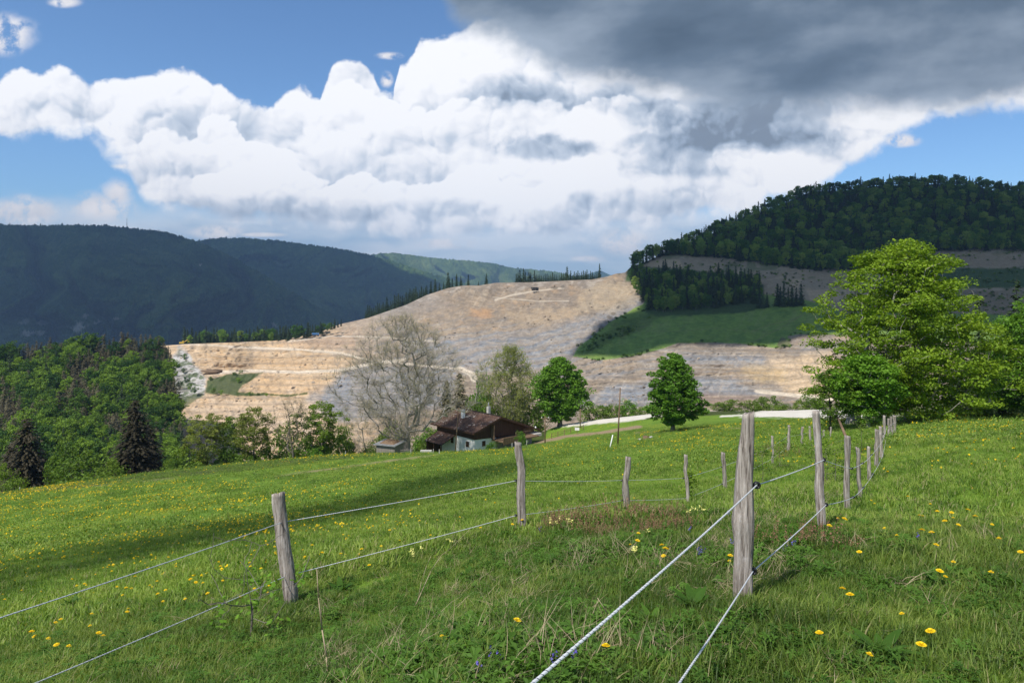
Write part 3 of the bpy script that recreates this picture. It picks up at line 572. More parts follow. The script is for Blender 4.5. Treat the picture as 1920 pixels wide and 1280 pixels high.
# ------------------------------------------------------------------ unseen clouds overhead, whose shadows lie on the hills; the lowest is added
m, t, p, o = mat_new('cloud_vapour'); p.inputs['Base Color'].default_value = (.85,.86,.88,1); p.inputs['Roughness'].default_value = 1; CLOUD = m
m, t, p, o = mat_new('shade_blocker'); p.inputs['Base Color'].default_value = (.85,.86,.88,1); tr = t.nodes.new('ShaderNodeBsdfTransparent'); mx = t.nodes.new('ShaderNodeMixShader'); mx.inputs[0].default_value = .50
t.links.new(tr.outputs[0], mx.inputs[1]); t.links.new(p.outputs[0], mx.inputs[2]); t.links.new(mx.outputs[0], o.inputs['Surface']); BLOCKER = m
def cloud(targets, alt, seed, label):
    """a flat-bottomed cloud at height alt whose shadow falls on the given ground points"""
    Q = []
    for px, py, d in targets:
        g = W(px, py, d); k = (alt-g[2])/SUN[2]; Q.append((g+SUN*k)[:2])
    Q = np.array(Q); pts = []
    for i in range(len(Q)):
        a, b = Q[i], Q[(i+1) % len(Q)]; L = np.linalg.norm(b-a); n = max(3, int(L/70))
        for j in range(n):
            q = a+(b-a)*j/n; nrm = np.array([b[1]-a[1], a[0]-b[0]])/max(L, 1); pts.append(q+nrm*min(L, 160)*.10*float(fbm(np.array([i*3.1+j*.9]), np.array([seed*1.3]), seed, 3)[0]))
    pts = np.array(pts); c = pts.mean(0); n = len(pts); V = []; size = np.abs(pts-c).mean(); F = []
    for s, zz in ((1, 0), (.82, .18), (.55, .26), (.2, .30)):
        for k_, q in enumerate(pts): V.append((*(c+(q-c)*s), alt+size*(zz+.03*math.sin(k_*1.7+seed)*(zz > 0))))
    for r in range(3):
        for k_ in range(n): F.append((r*n+k_, r*n+(k_+1) % n, (r+1)*n+(k_+1) % n, (r+1)*n+k_))
    bm_top = [tuple(range(3*n, 4*n))]; bot = [tuple(reversed(range(n)))]
    me = bpy.data.meshes.new('cloud'); me.from_pydata(V, [], F+bm_top+bot); me.materials.append(BLOCKER if alt < 500 else CLOUD); me.update()
    ob = link('cloud', me); return tag(ob, label, 'cloud')
cloud([(1206,548,640),(1188,574,590),(1126,604,560),(1060,660,500),(1160,662,500),(1240,640,505),(1340,628,500),(1440,634,496),(1500,630,490),(1640,630,475),(2300,645,420),(2800,640,400),(2900,200,1300),(1700,230,1350),(1350,330,1150),(1140,440,900),(1172,502,720),(1185,530,690)], 700, 3, 'broad grey cloud overhead shading the wooded hill on the right')
cloud([(-900,700,1500),(-200,690,1700),(300,650,1750),(620,640,2300),(820,590,3200),(830,530,4100),(690,470,4550),(400,430,4600),(100,395,3900),(-300,380,3900),(-1200,400,3900)], 3000, 5, 'great dark cloud high over the valley shading the far mountain')
cloud([(-60,1062,24),(150,1030,27),(400,985,33),(640,930,44),(880,893,60),(1010,880,70),(1000,905,52),(820,935,38),(620,985,28),(420,1030,22),(200,1075,19),(0,1110,16)], 420, 9, 'unseen sheet overhead, added to shade a strip of the meadow')  # no such cloud known; added to darken the band across the meadow
# ------------------------------------------------------------------ tree builders
def orient_quads(C, size, asp, rs, up=0.0, bend=False):
    """quads with random orientation around centres C (n,3)"""
    n = len(C); a = rs.normal(size=(n, 3)); a /= np.linalg.norm(a, axis=1)[:, None]
    nrm = rs.normal(size=(n, 3)); nrm[:, 2] = np.abs(nrm[:, 2])+up; nrm /= np.linalg.norm(nrm, axis=1)[:, None]
    u = np.cross(nrm, a); u /= np.linalg.norm(u, axis=1)[:, None]+1e-9; v = np.cross(nrm, u)
    s = (size*rs.uniform(.6, 1.3, n))[:, None]; q = s*asp
    V = np.stack([C-u*s, C+v*q, C+u*s, C-v*q], 1).reshape(-1, 3)
    return V, np.arange(n*4).reshape(-1, 4)
def tubes(P0, P1, R0, R1, k=4):
    """frusta between P0 and P1"""
    P0, P1, R0, R1 = map(np.asarray, (P0, P1, R0, R1)); n = len(P0); d = P1-P0; d = d/(np.linalg.norm(d, axis=1)[:, None]+1e-9)
    a = np.where(np.abs(d[:, 2:3]) > .9, [[1., 0, 0]], [[0, 0, 1.]]); u = np.cross(d, a); u /= np.linalg.norm(u, axis=1)[:, None]+1e-9; w = np.cross(d, u)
    an = np.arange(k)*2*np.pi/k; ring = u[:, None]*np.cos(an)[None, :, None]+w[:, None]*np.sin(an)[None, :, None]
    V = np.concatenate([P0[:, None]+ring*R0[:, None, None], P1[:, None]+ring*R1[:, None, None]], 1).reshape(-1, 3)
    b = np.arange(n)[:, None]*2*k; j = np.arange(k)[None]; j2 = (j+1) % k
    return V, np.stack([b+j, b+j2, b+k+j2, b+k+j], -1).reshape(-1, 4)
def merge(parts):
    V = []; F = []; o = 0
    for v, f in parts: V.append(v); F.append(np.asarray(f)+o); o += len(v)
    return np.concatenate(V), np.concatenate(F)
def grow(tips, h, trunk_top, base_r, rs, wig=.06, lean=(0, 0), forks=None, lowpen=2.2, minr=.012, gexp=.54):
    """connect crown tips to a trunk; returns segments (P0,P1,R0,R1)"""
    nodes = []; par = []
    nt_ = 14
    for i in range(nt_+1):
        f = i/nt_; nodes.append((lean[0]*f*h+math.sin(f*5+rs.uniform(0, .4))*wig*f, lean[1]*f*h+math.cos(f*4)*wig*f, f*trunk_top)); par.append(i-1)
    N = np.zeros((nt_+1+len(tips)*4, 3)); N[:nt_+1] = nodes; cnt = nt_+1; par = par+[0]*(len(tips)*4); load = np.zeros(len(N)); tipn = []
    axis = np.array([0, 0, trunk_top*.45]); order = np.argsort(np.linalg.norm((tips-axis)*[1, 1, .7], axis=1))
    for ti in order:
        p = tips[ti]; q = N[:cnt]; dv = p-q; dist = np.linalg.norm(dv, axis=1); hd = np.hypot(dv[:, 0], dv[:, 1])
        pen = dist+lowpen*np.maximum(0, .35*hd-dv[:, 2]); pen[:3] += 50
        j = int(np.argmin(pen)); a = N[j]; L = dist[j]; k = 3 if L > h*.10 else (2 if L > h*.04 else 1); prev = j
        for s in range(1, k+1):
            f = s/k; c = a+(p-a)*f; c = c+rs.normal(size=3)*L*.05*(f < 1); c[2] -= L*.10*math.sin(f*math.pi)*.5
            N[cnt] = c; par[cnt] = prev; prev = cnt; cnt += 1
        tipn.append(prev)
    for tnode in tipn: load[tnode] += 1
    for i in range(cnt-1, 0, -1): load[par[i]] += load[i]
    tot = max(load[0], 1); rad = np.maximum(base_r*(load/tot)**gexp, minr); idx = np.arange(1, cnt); pi = np.array(par[1:cnt])
    r1 = rad[idx]; r0 = np.minimum(rad[pi], r1*1.35+.0); r0[:nt_] = rad[pi[:nt_]]
    f = np.linspace(0, 1, nt_+1)[:-1]; flare = 1+.7*np.exp(-f*14); r0[:nt_] *= flare; r1[:nt_-1] = r0[1:nt_]
    return N[pi], N[idx], r0, r1
def crown_tips(n, h, cb, prof, rs, shell=.6, cx=0, cy=0, asp=1.0):
    """points through a crown: prof(f) is the radius at height fraction f between cb and h"""
    out = []; ph = rs.uniform(0, 6.28, 6); am = rs.uniform(.06, .22, 6); fr = np.array([2, 3, 4, 5, 7, 9])
    while len(out) < n:
        f = rs.uniform(0, 1, 400); a = rs.uniform(0, 2*np.pi, 400); lob = 1+(am[None]*np.sin(fr[None]*a[:, None]+ph[None]+f[:, None]*7*np.sin(ph[None]))).sum(1)
        r = np.array([prof(q) for q in f])*lob; rmax = max(prof(q) for q in np.linspace(0, 1, 21))*1.3
        keep = rs.uniform(0, 1, 400) < r/rmax; rho = r*(shell+(1-shell)*rs.uniform(0, 1, 400))*np.where(rs.uniform(0, 1, 400) < .25, rs.uniform(.2, 1, 400), 1)
        for i in np.where(keep)[0]: out.append((cx+rho[i]*math.cos(a[i]), cy+asp*rho[i]*math.sin(a[i]), cb+(h-cb)*f[i]))
    return np.array(out[:n])
def broadleaf(name, h, cb, prof, ntips, leaves, lsize, leafm, barkm, seed, trunk_r=.3, flat=.38, tuft=.8, trunk_top=.7, shell=.6, cx=0, cy=0, up=.6, single=False, leafiness=1.0, wig=.15, k=5, minr=.015, asp=1.0):
    rs = np.random.default_rng(seed); tips = crown_tips(ntips, h, cb, prof, rs, shell, cx, cy, asp)
    S = grow(tips, h, h*trunk_top, trunk_r, rs, wig=wig, lean=(cx/h*.5, cy/h*.5), minr=minr); tv, tf = tubes(*S, k=k)
    C = []
    for p in tips:
        if rs.uniform() > leafiness: continue
        m_ = max(2, int(leaves*rs.uniform(.6, 1.4))); g = rs.normal(size=(m_, 3)); g /= np.linalg.norm(g, axis=1)[:, None]+1e-9; g *= rs.uniform(.25, 1, (m_, 1))**.5
        s = tuft*rs.uniform(.65, 1.3); g[:, :2] *= s; g[:, 2] = g[:, 2]*s*flat-(g[:, 0]**2+g[:, 1]**2)/max(s, .1)*.25*flat; C.append(p+g)
    C = np.concatenate(C); lv, lf = orient_quads(C, lsize, .62, rs, up)
    if single:
        V, F = merge([(tv, tf), (lv, lf)]); mi = np.concatenate([np.zeros(len(tf), int), np.ones(len(lf), int)])
        return new_mesh(name, V, F, mats=[barkm, leafm], midx=mi)
    return new_mesh('trunk', tv, tf, barkm, True), new_mesh('crown', lv, lf, leafm)
def conifer(name, h, r, levels, per, needm, barkm, seed, droop=.35, base=.06, single=True, size=.5, ragged=.35, trunk_r=.22, shape=.85):
    rs = np.random.default_rng(seed); V = []; F = []; P0 = []; P1 = []; R0 = []; o = 0; Cs = []; Ds = []; Ss = []
    for i in range(levels):
        f = (i+rs.uniform(-.3, .3))/levels; z = h*(base+(1-base)*max(f, 0)); rad = r*(1-max(f, 0))**shape*rs.uniform(1-ragged, 1.1)+.05*r
        n = max(3, int(per*(1-f*.6)))
        for j in range(n):
            a = rs.uniform(0, 6.283); L = rad*rs.uniform(.65, 1.1); d = np.array([math.cos(a), math.sin(a), 0]); base_p = np.array([0, 0, z])
            P0.append(base_p); end = base_p+d*L; end[2] += -droop*L*.8+L*.10; P1.append(end); R0.append(.035*(1-f)+.012)
            q = max(2, int(L/size*1.5))
            for s in range(q):
                g = (s+.7)/q; c = base_p+d*L*g; c[2] += -droop*L*g*g*.9+.1*L*g; Cs.append(c+rs.normal(size=3)*size*.18); Ds.append(d); Ss.append(size*(1.15-.5*g)*(1-.35*f))
    Cs = np.array(Cs); Ds = np.array(Ds); Ss = np.array(Ss)[:, None]; n = len(Cs); side = np.cross(Ds, [[0, 0, 1.]]); tilt = rs.normal(size=(n, 1))*.35
    w = side+np.array([[0, 0, 1.]])*tilt; fw = Ds+np.array([[0, 0, -1.]])*(droop+rs.uniform(-.1, .4, (n, 1)))
    V = np.stack([Cs-fw*Ss*.55, Cs-w*Ss*.62, Cs+fw*Ss*.95, Cs+w*Ss*.62], 1).reshape(-1, 3); V[1::4, 2] -= (Ss[:, 0]*.28); V[3::4, 2] -= (Ss[:, 0]*.28)
    F = np.arange(n*4).reshape(-1, 4)
    tb = [(0, 0, h*i/8) for i in range(8)]; te = [(0, 0, h*(i+1)/8) for i in range(8)]; tr = [trunk_r*(1-i/8.5) for i in range(9)]
    tv, tf = merge([tubes(tb, te, tr[:8], tr[1:], 6), tubes(P0, P1, np.array(R0), np.array(R0)*.3, 3)])
    if single:
        VV, FF = merge([(tv, tf), (V, F)]); return new_mesh(name, VV, FF, mats=[barkm, needm], midx=np.concatenate([np.zeros(len(tf), int), np.ones(n, int)]))
    return new_mesh('trunk', tv, tf, barkm, True), new_mesh('crown', V, F, needm)
def tree2(name, meshes, loc, label, cat='tree', group=None, rz=0, s=1.0):
    e = empty(name, loc, rz); e.scale = (s, s, s); link('trunk', meshes[0], e); link('crown', meshes[1], e); return tag(e, label, cat, group)
rnd = lambda f: math.sqrt(max(0, 1-(2*f-1)**2))
def egg(r, lo=.45, p=1.0): return lambda f: r*(min(1, (f/lo)**.6) if f < lo else max(0, 1-((f-lo)/(1-lo))**1.8)**(.55*p))
# ------------------------------------------------------------------ distant trees: each a single mesh, shared by its copies
def set_of(fn, n): return [fn(i) for i in range(n)]
beech = set_of(lambda i: broadleaf('beech_tree', 15, 3.5, egg(4.6+.4*i, .4), 64, 32, .44, M['beech'], M['bark'], 200+i, .22, .75, 1.3, .75, .6, single=True, k=3, up=.5), 5)
hillb = set_of(lambda i: broadleaf('beech_tree', 16, 3.2, egg(4.1+.3*i, .45, .8), 64, 30, .52, M['hill'], M['bark'], 220+i, .22, .8, 1.35, .75, .55, single=True, k=3, up=.5), 4)
ygb = set_of(lambda i: broadleaf('young_beech', 12, 2.5, egg(4.0, .42), 50, 30, .42, M['yellowgreen'], M['bark'], 230+i, .2, .6, 1.3, .75, .65, single=True, k=3, up=.5), 1)
spr = set_of(lambda i: conifer('spruce_tree', 18, 3.4+.3*i, 28, 13, M['needle'], M['darkbark'], 240+i, size=.95, ragged=.35), 4)
brn = set_of(lambda i: conifer('bare_larch', 14, 2.6+.3*i, 24, 12, M['brownneedle'], M['bark'], 250+i, droop=.10, size=.8, ragged=.5, shape=.5), 3)
def nearest_free(px, py, taken, r): return all((px-a)**2+((py-b)*1.3)**2 > r*r for a, b in taken)
def drop(P): return (float(P[0]), float(P[1]), float(P[2])-.6)
def scatter(poly, spacing, seed, ysp=1.3):
    rs = np.random.default_rng(seed); q = np.array(poly); x0, x1, y0, y1 = q[:, 0].min(), q[:, 0].max(), q[:, 1].min(), q[:, 1].max(); out = []; row = 0; y = y0
    while y < y1:
        x = x0+(row % 2)*spacing/2
        while x < x1:
            px = x+rs.uniform(-.4, .4)*spacing; py = y+rs.uniform(-.4, .4)*spacing/ysp
            if sdpoly(np.array([px]), np.array([py]), poly)[0] > 0: out.append((px, py))
            x += spacing
        y += spacing/ysp; row += 1
    return out
def put_tree(name, me, loc, s, rz, label, group, cat='tree'):
    ob = bpy.data.objects.new(name, me); COL.objects.link(ob); ob.location = loc; ob.scale = (s*random.uniform(.9, 1.1), s*random.uniform(.9, 1.1), s); ob.rotation_euler = (0, 0, rz)
    return tag(ob, label, cat, group)
random.seed(3)
# left wooded slope
LPOLY = [(-60,700),(0,688),(60,674),(130,668),(200,660),(260,658),(300,655),(318,664),(326,700),(334,760),(340,810),(344,860),(340,905),(300,925),(-60,940)]
pts = scatter(LPOLY, 14.5, 5, 1.55); pts += [(x, float(ltop(x))+4+random.uniform(0, 5)) for x in np.arange(-50, 326, 8.5)]
bl = dict(beech='green beech in the dense wood on the left slope', spruce='dark spruce among beeches on the left wooded slope', brown='greyish brown leafless conifer among beeches on the left slope', yel='bright yellow-green beech in the wood on the left slope')
pts = [p_ for p_ in pts if p_[1] < 905]; pts.sort(key=lambda q: -q[1])
nb_ = 0; lrest = []
for px, py in pts:
    d = float(Ld(np.array([px]), np.array([py]))[0]); P = drop(W(px, py, d)); brownness = float(fbm(np.array([px/75.]), np.array([py/42.]), 300, 3)[0]); r = random.random(); sz = random.uniform(.6, 1.05)
    if px > 285 and py < 740: sz *= .7
    if brownness > -.02 and r < .8 and py < 860: put_tree('bare_larch', random.choice(brn), P, sz*random.uniform(.8, 1.15), r*17, bl['brown'], 'brown conifers on the left slope')
    elif r < .10: put_tree('spruce_tree', random.choice(spr), P, sz*.85, r*60, bl['spruce'], 'spruces on the left slope')
    elif r > .955: put_tree('young_beech', ygb[0], P, sz*.85, r*60, bl['yel'], 'yellow-green beeches on the left slope')
    else:
        if nb_ >= 296: lrest.append((P, sz*.92)); continue
        if nb_ < 296: put_tree('beech_tree', random.choice(beech), P, sz*.92, r*60, bl['beech'], 'beeches on the left slope'); nb_ += 1
# wood on the right-hand hill: nearest 290 as trees, the rest as one wood
WP = [(1185,503),(1215,485),(1262,478),(1300,481),(1360,485),(1440,497),(1520,508),(1580,508),(1640,504),(1700,482),(1740,470),(2010,470),(2010,372),(1920,362),(1870,358),(1760,345),(1640,349),(1580,358),(1530,358),(1500,366),(1400,408),(1270,463),(1200,495)]
pts = scatter(WP, 9.5, 6, 1.25); pts += [(x, float(qtop(x))+2.5) for x in np.arange(1188, 2000, 6)]
wb = interp([(a, b) for a, b in WP[:12]]); pts += [(x+random.uniform(-2, 2), float(wb(x))-1+random.uniform(-2, 1)) for x in np.arange(1190, 1960, 5.0)]
pts.sort(key=lambda q: -q[1]+float(wb(q[0]))); far = []
for i, (px, py) in enumerate(pts):
    d = float(Qd(px, py)); P = drop(W(px, py, d)); con = random.random() < .32; sz = random.uniform(.6, 1.15); edge_ = py > wb(px)-9
    if i < 300:
        if con: put_tree('spruce_tree', random.choice(spr), P, sz*.85, random.uniform(0, 6), 'dark spruce in the shaded wood on the right-hand hill', 'spruces on the wooded hill')
        else: put_tree('broadleaf_tree', random.choice(hillb), P, sz*1.02, random.uniform(0, 6), 'dark green beech in the shaded wood on the right-hand hill', 'beeches on the wooded hill')
    else: far.append((P, con, sz))
def instancer(name, label, P, rot, scl, src, kind='stuff'):
    """one object: src mesh instanced on many points with geometry nodes"""
    n = len(P); me = bpy.data.meshes.new(name); me.vertices.add(n); me.vertices.foreach_set('co', np.asarray(P, np.float32).ravel())
    a = me.attributes.new('rot', 'FLOAT_VECTOR', 'POINT'); a.data.foreach_set('vector', np.asarray(rot, np.float32).ravel())
    a = me.attributes.new('scl', 'FLOAT_VECTOR', 'POINT'); a.data.foreach_set('vector', np.asarray(scl, np.float32).ravel())
    for m_ in src.materials: me.materials.append(m_)
    so_ = bpy.data.objects.new(name+'_piece', src)
    g = bpy.data.node_groups.new(name, 'GeometryNodeTree'); g.interface.new_socket('Geometry', in_out='INPUT', socket_type='NodeSocketGeometry'); g.interface.new_socket('Geometry', in_out='OUTPUT', socket_type='NodeSocketGeometry')
    N = g.nodes.new; gi = N('NodeGroupInput'); go = N('NodeGroupOutput'); iop = N('GeometryNodeInstanceOnPoints'); oi = N('GeometryNodeObjectInfo'); oi.inputs['Object'].default_value = so_
    ar = N('GeometryNodeInputNamedAttribute'); ar.data_type = 'FLOAT_VECTOR'; ar.inputs['Name'].default_value = 'rot'; as_ = N('GeometryNodeInputNamedAttribute'); as_.data_type = 'FLOAT_VECTOR'; as_.inputs['Name'].default_value = 'scl'
    er = N('FunctionNodeEulerToRotation'); L = g.links.new
    L(gi.outputs[0], iop.inputs['Points']); L(oi.outputs['Geometry'], iop.inputs['Instance']); L(ar.outputs['Attribute'], er.inputs[0]); L(er.outputs[0], iop.inputs['Rotation']); L(as_.outputs['Attribute'], iop.inputs['Scale']); L(iop.outputs[0], go.inputs[0])
    ob = link(name, me); md = ob.modifiers.new('scatter', 'NODES'); md.node_group = g
    return tag(ob, label, name.replace('_', ' ').split()[-1], None, kind)
if lrest: instancer('beech_wood', 'upper part of the dense beech wood on the left slope', [a for a, b in lrest], [(0, 0, random.uniform(0, 6)) for _ in lrest], [(b, b, b) for a, b in lrest], beech[2])
for con, me_s, nm, lb in ((False, hillb[1], 'hill_wood', 'mass of dark beech wood covering the right-hand hill'), (True, spr[1], 'spruce_wood', 'scattered dark spruces rising out of the hilltop wood')):
    q = [(P, s) for P, c_, s in far if c_ == con]
    instancer(nm, lb, [a for a, b in q], [(0, 0, random.uniform(0, 6)) for _ in q], [(b, b, b*random.uniform(.85, 1.1)) for a, b in q], me_s)
# grove on the mid slope, tall spruces at its right end
gp = [(1178,520),(1185,505),(1212,512),(1262,515),(1300,520),(1360,522),(1425,532),(1432,566),(1400,571),(1360,577),(1300,582),(1255,586),(1225,590),(1205,570)]
for px, py in scatter(gp, 9.5, 8, 1.3):
    d = float(Qd(px, py)); P = drop(W(px, py, d)); c_ = random.random() < (.55 if px > 1330 or px < 1230 else .35)
    if c_: put_tree('spruce_tree', random.choice(spr), P, random.uniform(.65, .95)+(.2 if px > 1330 else 0), random.uniform(0, 6), 'dark spruce in the grove above the green slope', 'spruces in the grove above the green slope')
    else: put_tree('broadleaf_tree', random.choice(hillb), P, random.uniform(.55, .8), random.uniform(0, 6), 'dark green broadleaf tree in the grove above the green slope', 'broadleaf trees in the grove above the green slope')
for k, (px, py, s, l) in enumerate([(1305,583,.80,'rounded green broadleaf tree at the lower front edge of the grove'),(1381,566,.80,'brighter green broadleaf tree among spruces in the grove')]):
    put_tree('beech_tree', beech[k], drop(W(px, py, float(Qd(px, py)))), s, k, l, None)
for px, py, s, l in [(1424,577,1.15,'broad dark spruce at the right front of the grove'),(1353,574,.95,'slim dark spruce at the front middle of the grove'),(1458,574,1.12,'left one of the group of tall dark spruces right of the grove'),(1470,575,1.22,'tallest of the group of dark spruces right of the grove'),(1485,574,.98,'smaller dark spruce between two taller ones right of the grove'),(1502,572,1.05,'rightmost lone dark spruce on the green slope'),(1463,573,.95,'dark spruce squeezed between the two tallest right of the grove'),(1478,573,.9,'small dark spruce in the middle of the group right of the grove'),(1493,573,.9,'dark spruce just left of the rightmost lone one'),(1438,576,.75,'low dark spruce in the gap between grove and spruce group')]:
    put_tree('spruce_tree', random.choice(spr), drop(W(px, py, float(Qd(px, py)))), s, px, l, None)
# trees behind the quarry's rim
rim = []
for px in list(np.arange(686, 800, 3.6))+list(np.arange(800, 870, 8)): rim.append((px, float(qtop(px))+2, 745+random.uniform(-10, 60), random.uniform(.65, 1.2)))
for px, s in ((842,.9),(878,.85),(912,.85),(866,.5),(897,.45)): rim.append((px, float(qtop(px))+2, 735, s))
for px in np.arange(968, 1125, 3.4): rim.append((px, float(qtop(px))+2, 745+random.uniform(0, 40), random.uniform(.5, .85)+(.3 if random.random() < .12 else 0)))
for px, py, d, s in rim:
    put_tree('spruce_tree', random.choice(spr), drop(W(px, py+3, d)), s, px, 'small dark spruce standing along the skyline rim behind the quarry', 'spruces along the quarry rim')
rl = []
for px in np.arange(344, 640, 4.2): rl.append((px+random.uniform(-2, 2), float(qtop(px))+3, float(Qd(px, 641))+random.uniform(8, 40)))
for px, py, d in rl:
    s = random.uniform(.7, 1.12)*float(np.interp(px, [340, 560, 640], [1, .85, .4])); c_ = random.random() < .62
    if c_: put_tree('spruce_tree', random.choice(spr), drop(W(px, py, d)), s, px, 'dark spruce in the belt behind the left end of the quarry', 'spruces behind the left end of the quarry')
    else: put_tree('broadleaf_tree', random.choice(hillb), drop(W(px, py, d)), s*.95, px, 'dark green beech in the belt behind the left end of the quarry', 'beeches behind the left end of the quarry')
# shrubs on the crags
shr = broadleaf('shrub', 3, .3, egg(1.8, .4), 22, 24, .22, M['beech'], M['bark'], 400, .06, .7, .7, .5, .5, single=True, k=3)
for i, (px, py, s) in enumerate([(346,672,1.6),(332,688,1.5),(344,697,1.3),(330,703,1.4),(318,708,1.2),(350,716,1.8),(338,724,1.6),(356,728,1.5),(322,722,1.4),(365,735,1.6),(400,735,1.3),(415,738,1.2),(440,705,1.4),(447,716,1.4),(452,700,1.2),(395,712,1.1),(470,741,1.2),(484,742,1.0),(500,741,.8)]):
    put_tree('shrub', shr, drop(W(px, py, float(Qd(px, py))-3)), s, i*1.7, 'small green shrub clinging to the pale crags left of the quarry', 'shrubs on the pale crags', 'shrub')
# ------------------------------------------------------------------ ground helpers
_dd = np.geomspace(1.3, 210, 420)
def hit(px, py):
    """distance at which the ray through photograph point (px, py) meets the meadow"""
    x = (px-960)/FPX*_dd; z = (HOR-py)/FPX*_dd; g = H(x, _dd); b = np.where(z <= g)[0]
    return float(_dd[b[0]]) if len(b) else float(_dd[-1])
def spot(px, d): x = (px-960)/FPX*d; return (x, d, Hs(x, d))
def hgt(loc, pytop): return (HOR-pytop)/FPX*loc[1]-loc[2]
# ------------------------------------------------------------------ trees near the farm
def btree(name, label, px, d, pytop, wpx, cb, lo, nt_, lv, ls, lm_, bm_, seed, tr, cx=0, cat='tree', sink=.15, **kw):
    loc = spot(px, d); h = hgt(loc, pytop); r = wpx/2/FPX*d/1.12
    pr = kw.pop('prof', None) or egg(r, lo)
    ms = broadleaf(name, h, cb*h, pr, nt_, lv, ls, lm_, bm_, seed, tr, cx=cx, **kw)
    return tree2(name, ms, (loc[0], loc[1], loc[2]-sink), label, cat)
def tab(xs, ys): return lambda f: float(np.interp(f, xs, ys))
btree('maple_tree', 'biggest tree, broad sunlit yellow-green maple at the end of the fence', 1600, 61, 452, 340, .10, .3, 760, 105, .135, M['maple'], M['greybark'], 501, .42, cx=4.4, flat=.42, tuft=1.05, shell=.45, trunk_top=.8, up=.6,
      prof=tab([0,.08,.2,.35,.5,.65,.8,.92,1], [4.9,6.6,6.9,6.7,6.2,5.5,4.4,2.9,1.2]), wig=.3)
btree('maple_tree', 'small fresh-green maple in front of the biggest tree', 1628, 56, 655, 118, .12, .5, 200, 100, .12, M['fresh'], M['greybark'], 502, .14, flat=.5, tuft=.62, trunk_top=.75, up=.7)
btree('maple_shrub', 'low dark-leaved shrub tree left of the biggest tree', 1556, 57, 690, 80, .14, .4, 60, 80, .09, M['beech'], M['darkbark'], 503, .10, flat=.45, tuft=.6, trunk_top=.7, up=.7)
btree('maple_tree', 'bright green tree cut off by the right edge of the photo', 1968, 64, 545, 190, .10, .4, 480, 100, .14, M['lush'], M['greybark'], 504, .3, flat=.38, tuft=1.0, up=.8, prof=tab([0,.1,.3,.6,.8,1], [3.6,4.9,5.2,4.4,3.0,.8]))
for i, (px, d, top, r, l) in enumerate([(1836,84,556,3.2,'dark spruce peeping out right of the biggest tree'),(1906,88,520,4.0,'dark spruce behind the bright tree at the right edge'),(1870,80,640,3.2,'dark spruce in deep shade between the two big trees on the right'),(1800,86,610,3.0,'dark spruce hidden behind the right side of the biggest tree'),(1850,74,690,2.8,'low dark spruce in the shade right of the biggest tree'),(1960,86,560,4.2,'dark spruce beyond the right edge behind the bright tree')]):
    loc = spot(px, d); tree2('spruce_tree', conifer('s', hgt(loc, top), r, 34, 12, M['needle'], M['darkbark'], 510+i, size=.55, single=False, base=.03), (loc[0], loc[1], loc[2]-.1), l, rz=i)
btree('lime_tree', 'egg-shaped bright green tree standing alone by the track', 1262, 100, 662, 106, .09, .28, 330, 95, .18, M['lush'], M['bark'], 520, .26, flat=.5, tuft=.8, trunk_top=.8, up=.7)
btree('lime_tree', 'rounded full green tree right of the farmhouse beside the white road', 1050, 158, 670, 108, .08, .36, 330, 90, .26, M['lush'], M['bark'], 521, .45, flat=.5, tuft=1.3, asp=.9, trunk_top=.75, up=.7)
def twiggy(name, label, px, d, pytop, wpx, cb, lo, ntips, seed, tr, lm_, bm_, bud=.09, cx=0, twigs=16, tl=1.3, nbud=26, minr=.02, asp=1.0, prof=None, cat='tree'):
    loc = spot(px, d); h = hgt(loc, pytop); r = wpx/2/FPX*d/1.12; rs = np.random.default_rng(seed)
    tips = crown_tips(ntips, h*.97, cb*h, prof or egg(r, lo), rs, .35, cx, 0, asp); S = grow(tips, h, h*.62, tr, rs, wig=.5, lean=(cx/h*.4, 0), minr=minr, lowpen=1.6, gexp=.50)
    P0 = []; P1 = []; B = []; c0 = np.array([cx, 0, h*.42])
    for p in tips:
        out_ = p-c0; out_ /= np.linalg.norm(out_)+1e-9
        for k in range(twigs):
            dv = out_*.6+rs.normal(size=3)*.65+np.array([0, 0, .35]); dv /= np.linalg.norm(dv); L = tl*rs.uniform(.4, 1.2); m_ = p+dv*L*.5; e = m_+(dv+rs.normal(size=3)*.35)*L*.5
            P0 += [p, m_]; P1 += [m_, e]; B.append(p+dv*L*rs.uniform(.3, 1.1, (nbud//4+1, 1))+rs.normal(size=(nbud//4+1, 3))*.18)
    tv, tf = merge([tubes(*S, k=5), tubes(P0, P1, np.full(len(P0), minr*.55), np.full(len(P0), minr*.3), 3)]); lv, lf = orient_quads(np.concatenate(B), bud, .6, rs, .3)
    return tree2(name, [new_mesh('trunk', tv, tf, bm_, True), new_mesh('crown', lv, lf, lm_)], (loc[0], loc[1], loc[2]-.15), label, cat)
twiggy('bare_tree', 'huge bare spreading tree with tan buds left of the farmhouse', 762, 128, 586, 272, .14, .42, 700, 530, .66, M['bud'], M['greybark'], .07, cx=-.8, twigs=14, tl=1.8, nbud=18, minr=.026)
twiggy('bare_tree', 'half-bare pale-barked tree behind the farmhouse roof', 960, 166, 648, 118, .2, .5, 260, 531, .30, M['sparse'], M['greybark'], .13, cx=-.5, twigs=12, tl=1.9, nbud=34, minr=.03)
twiggy('bare_tree', 'leafless grey tree in the row left of the hut, between two leafy ones', 548, 128, 744, 74, .22, .6, 90, 532, .22, M['bud'], M['bark'], .06, twigs=12, tl=1.2, nbud=10, minr=.02)
twiggy('bare_tree', 'small pale bare tree just left of the wooden hut', 684, 138, 742, 84, .12, .5, 90, 533, .16, M['bud'], M['greybark'], .07, twigs=12, tl=1.3, nbud=16, minr=.02)
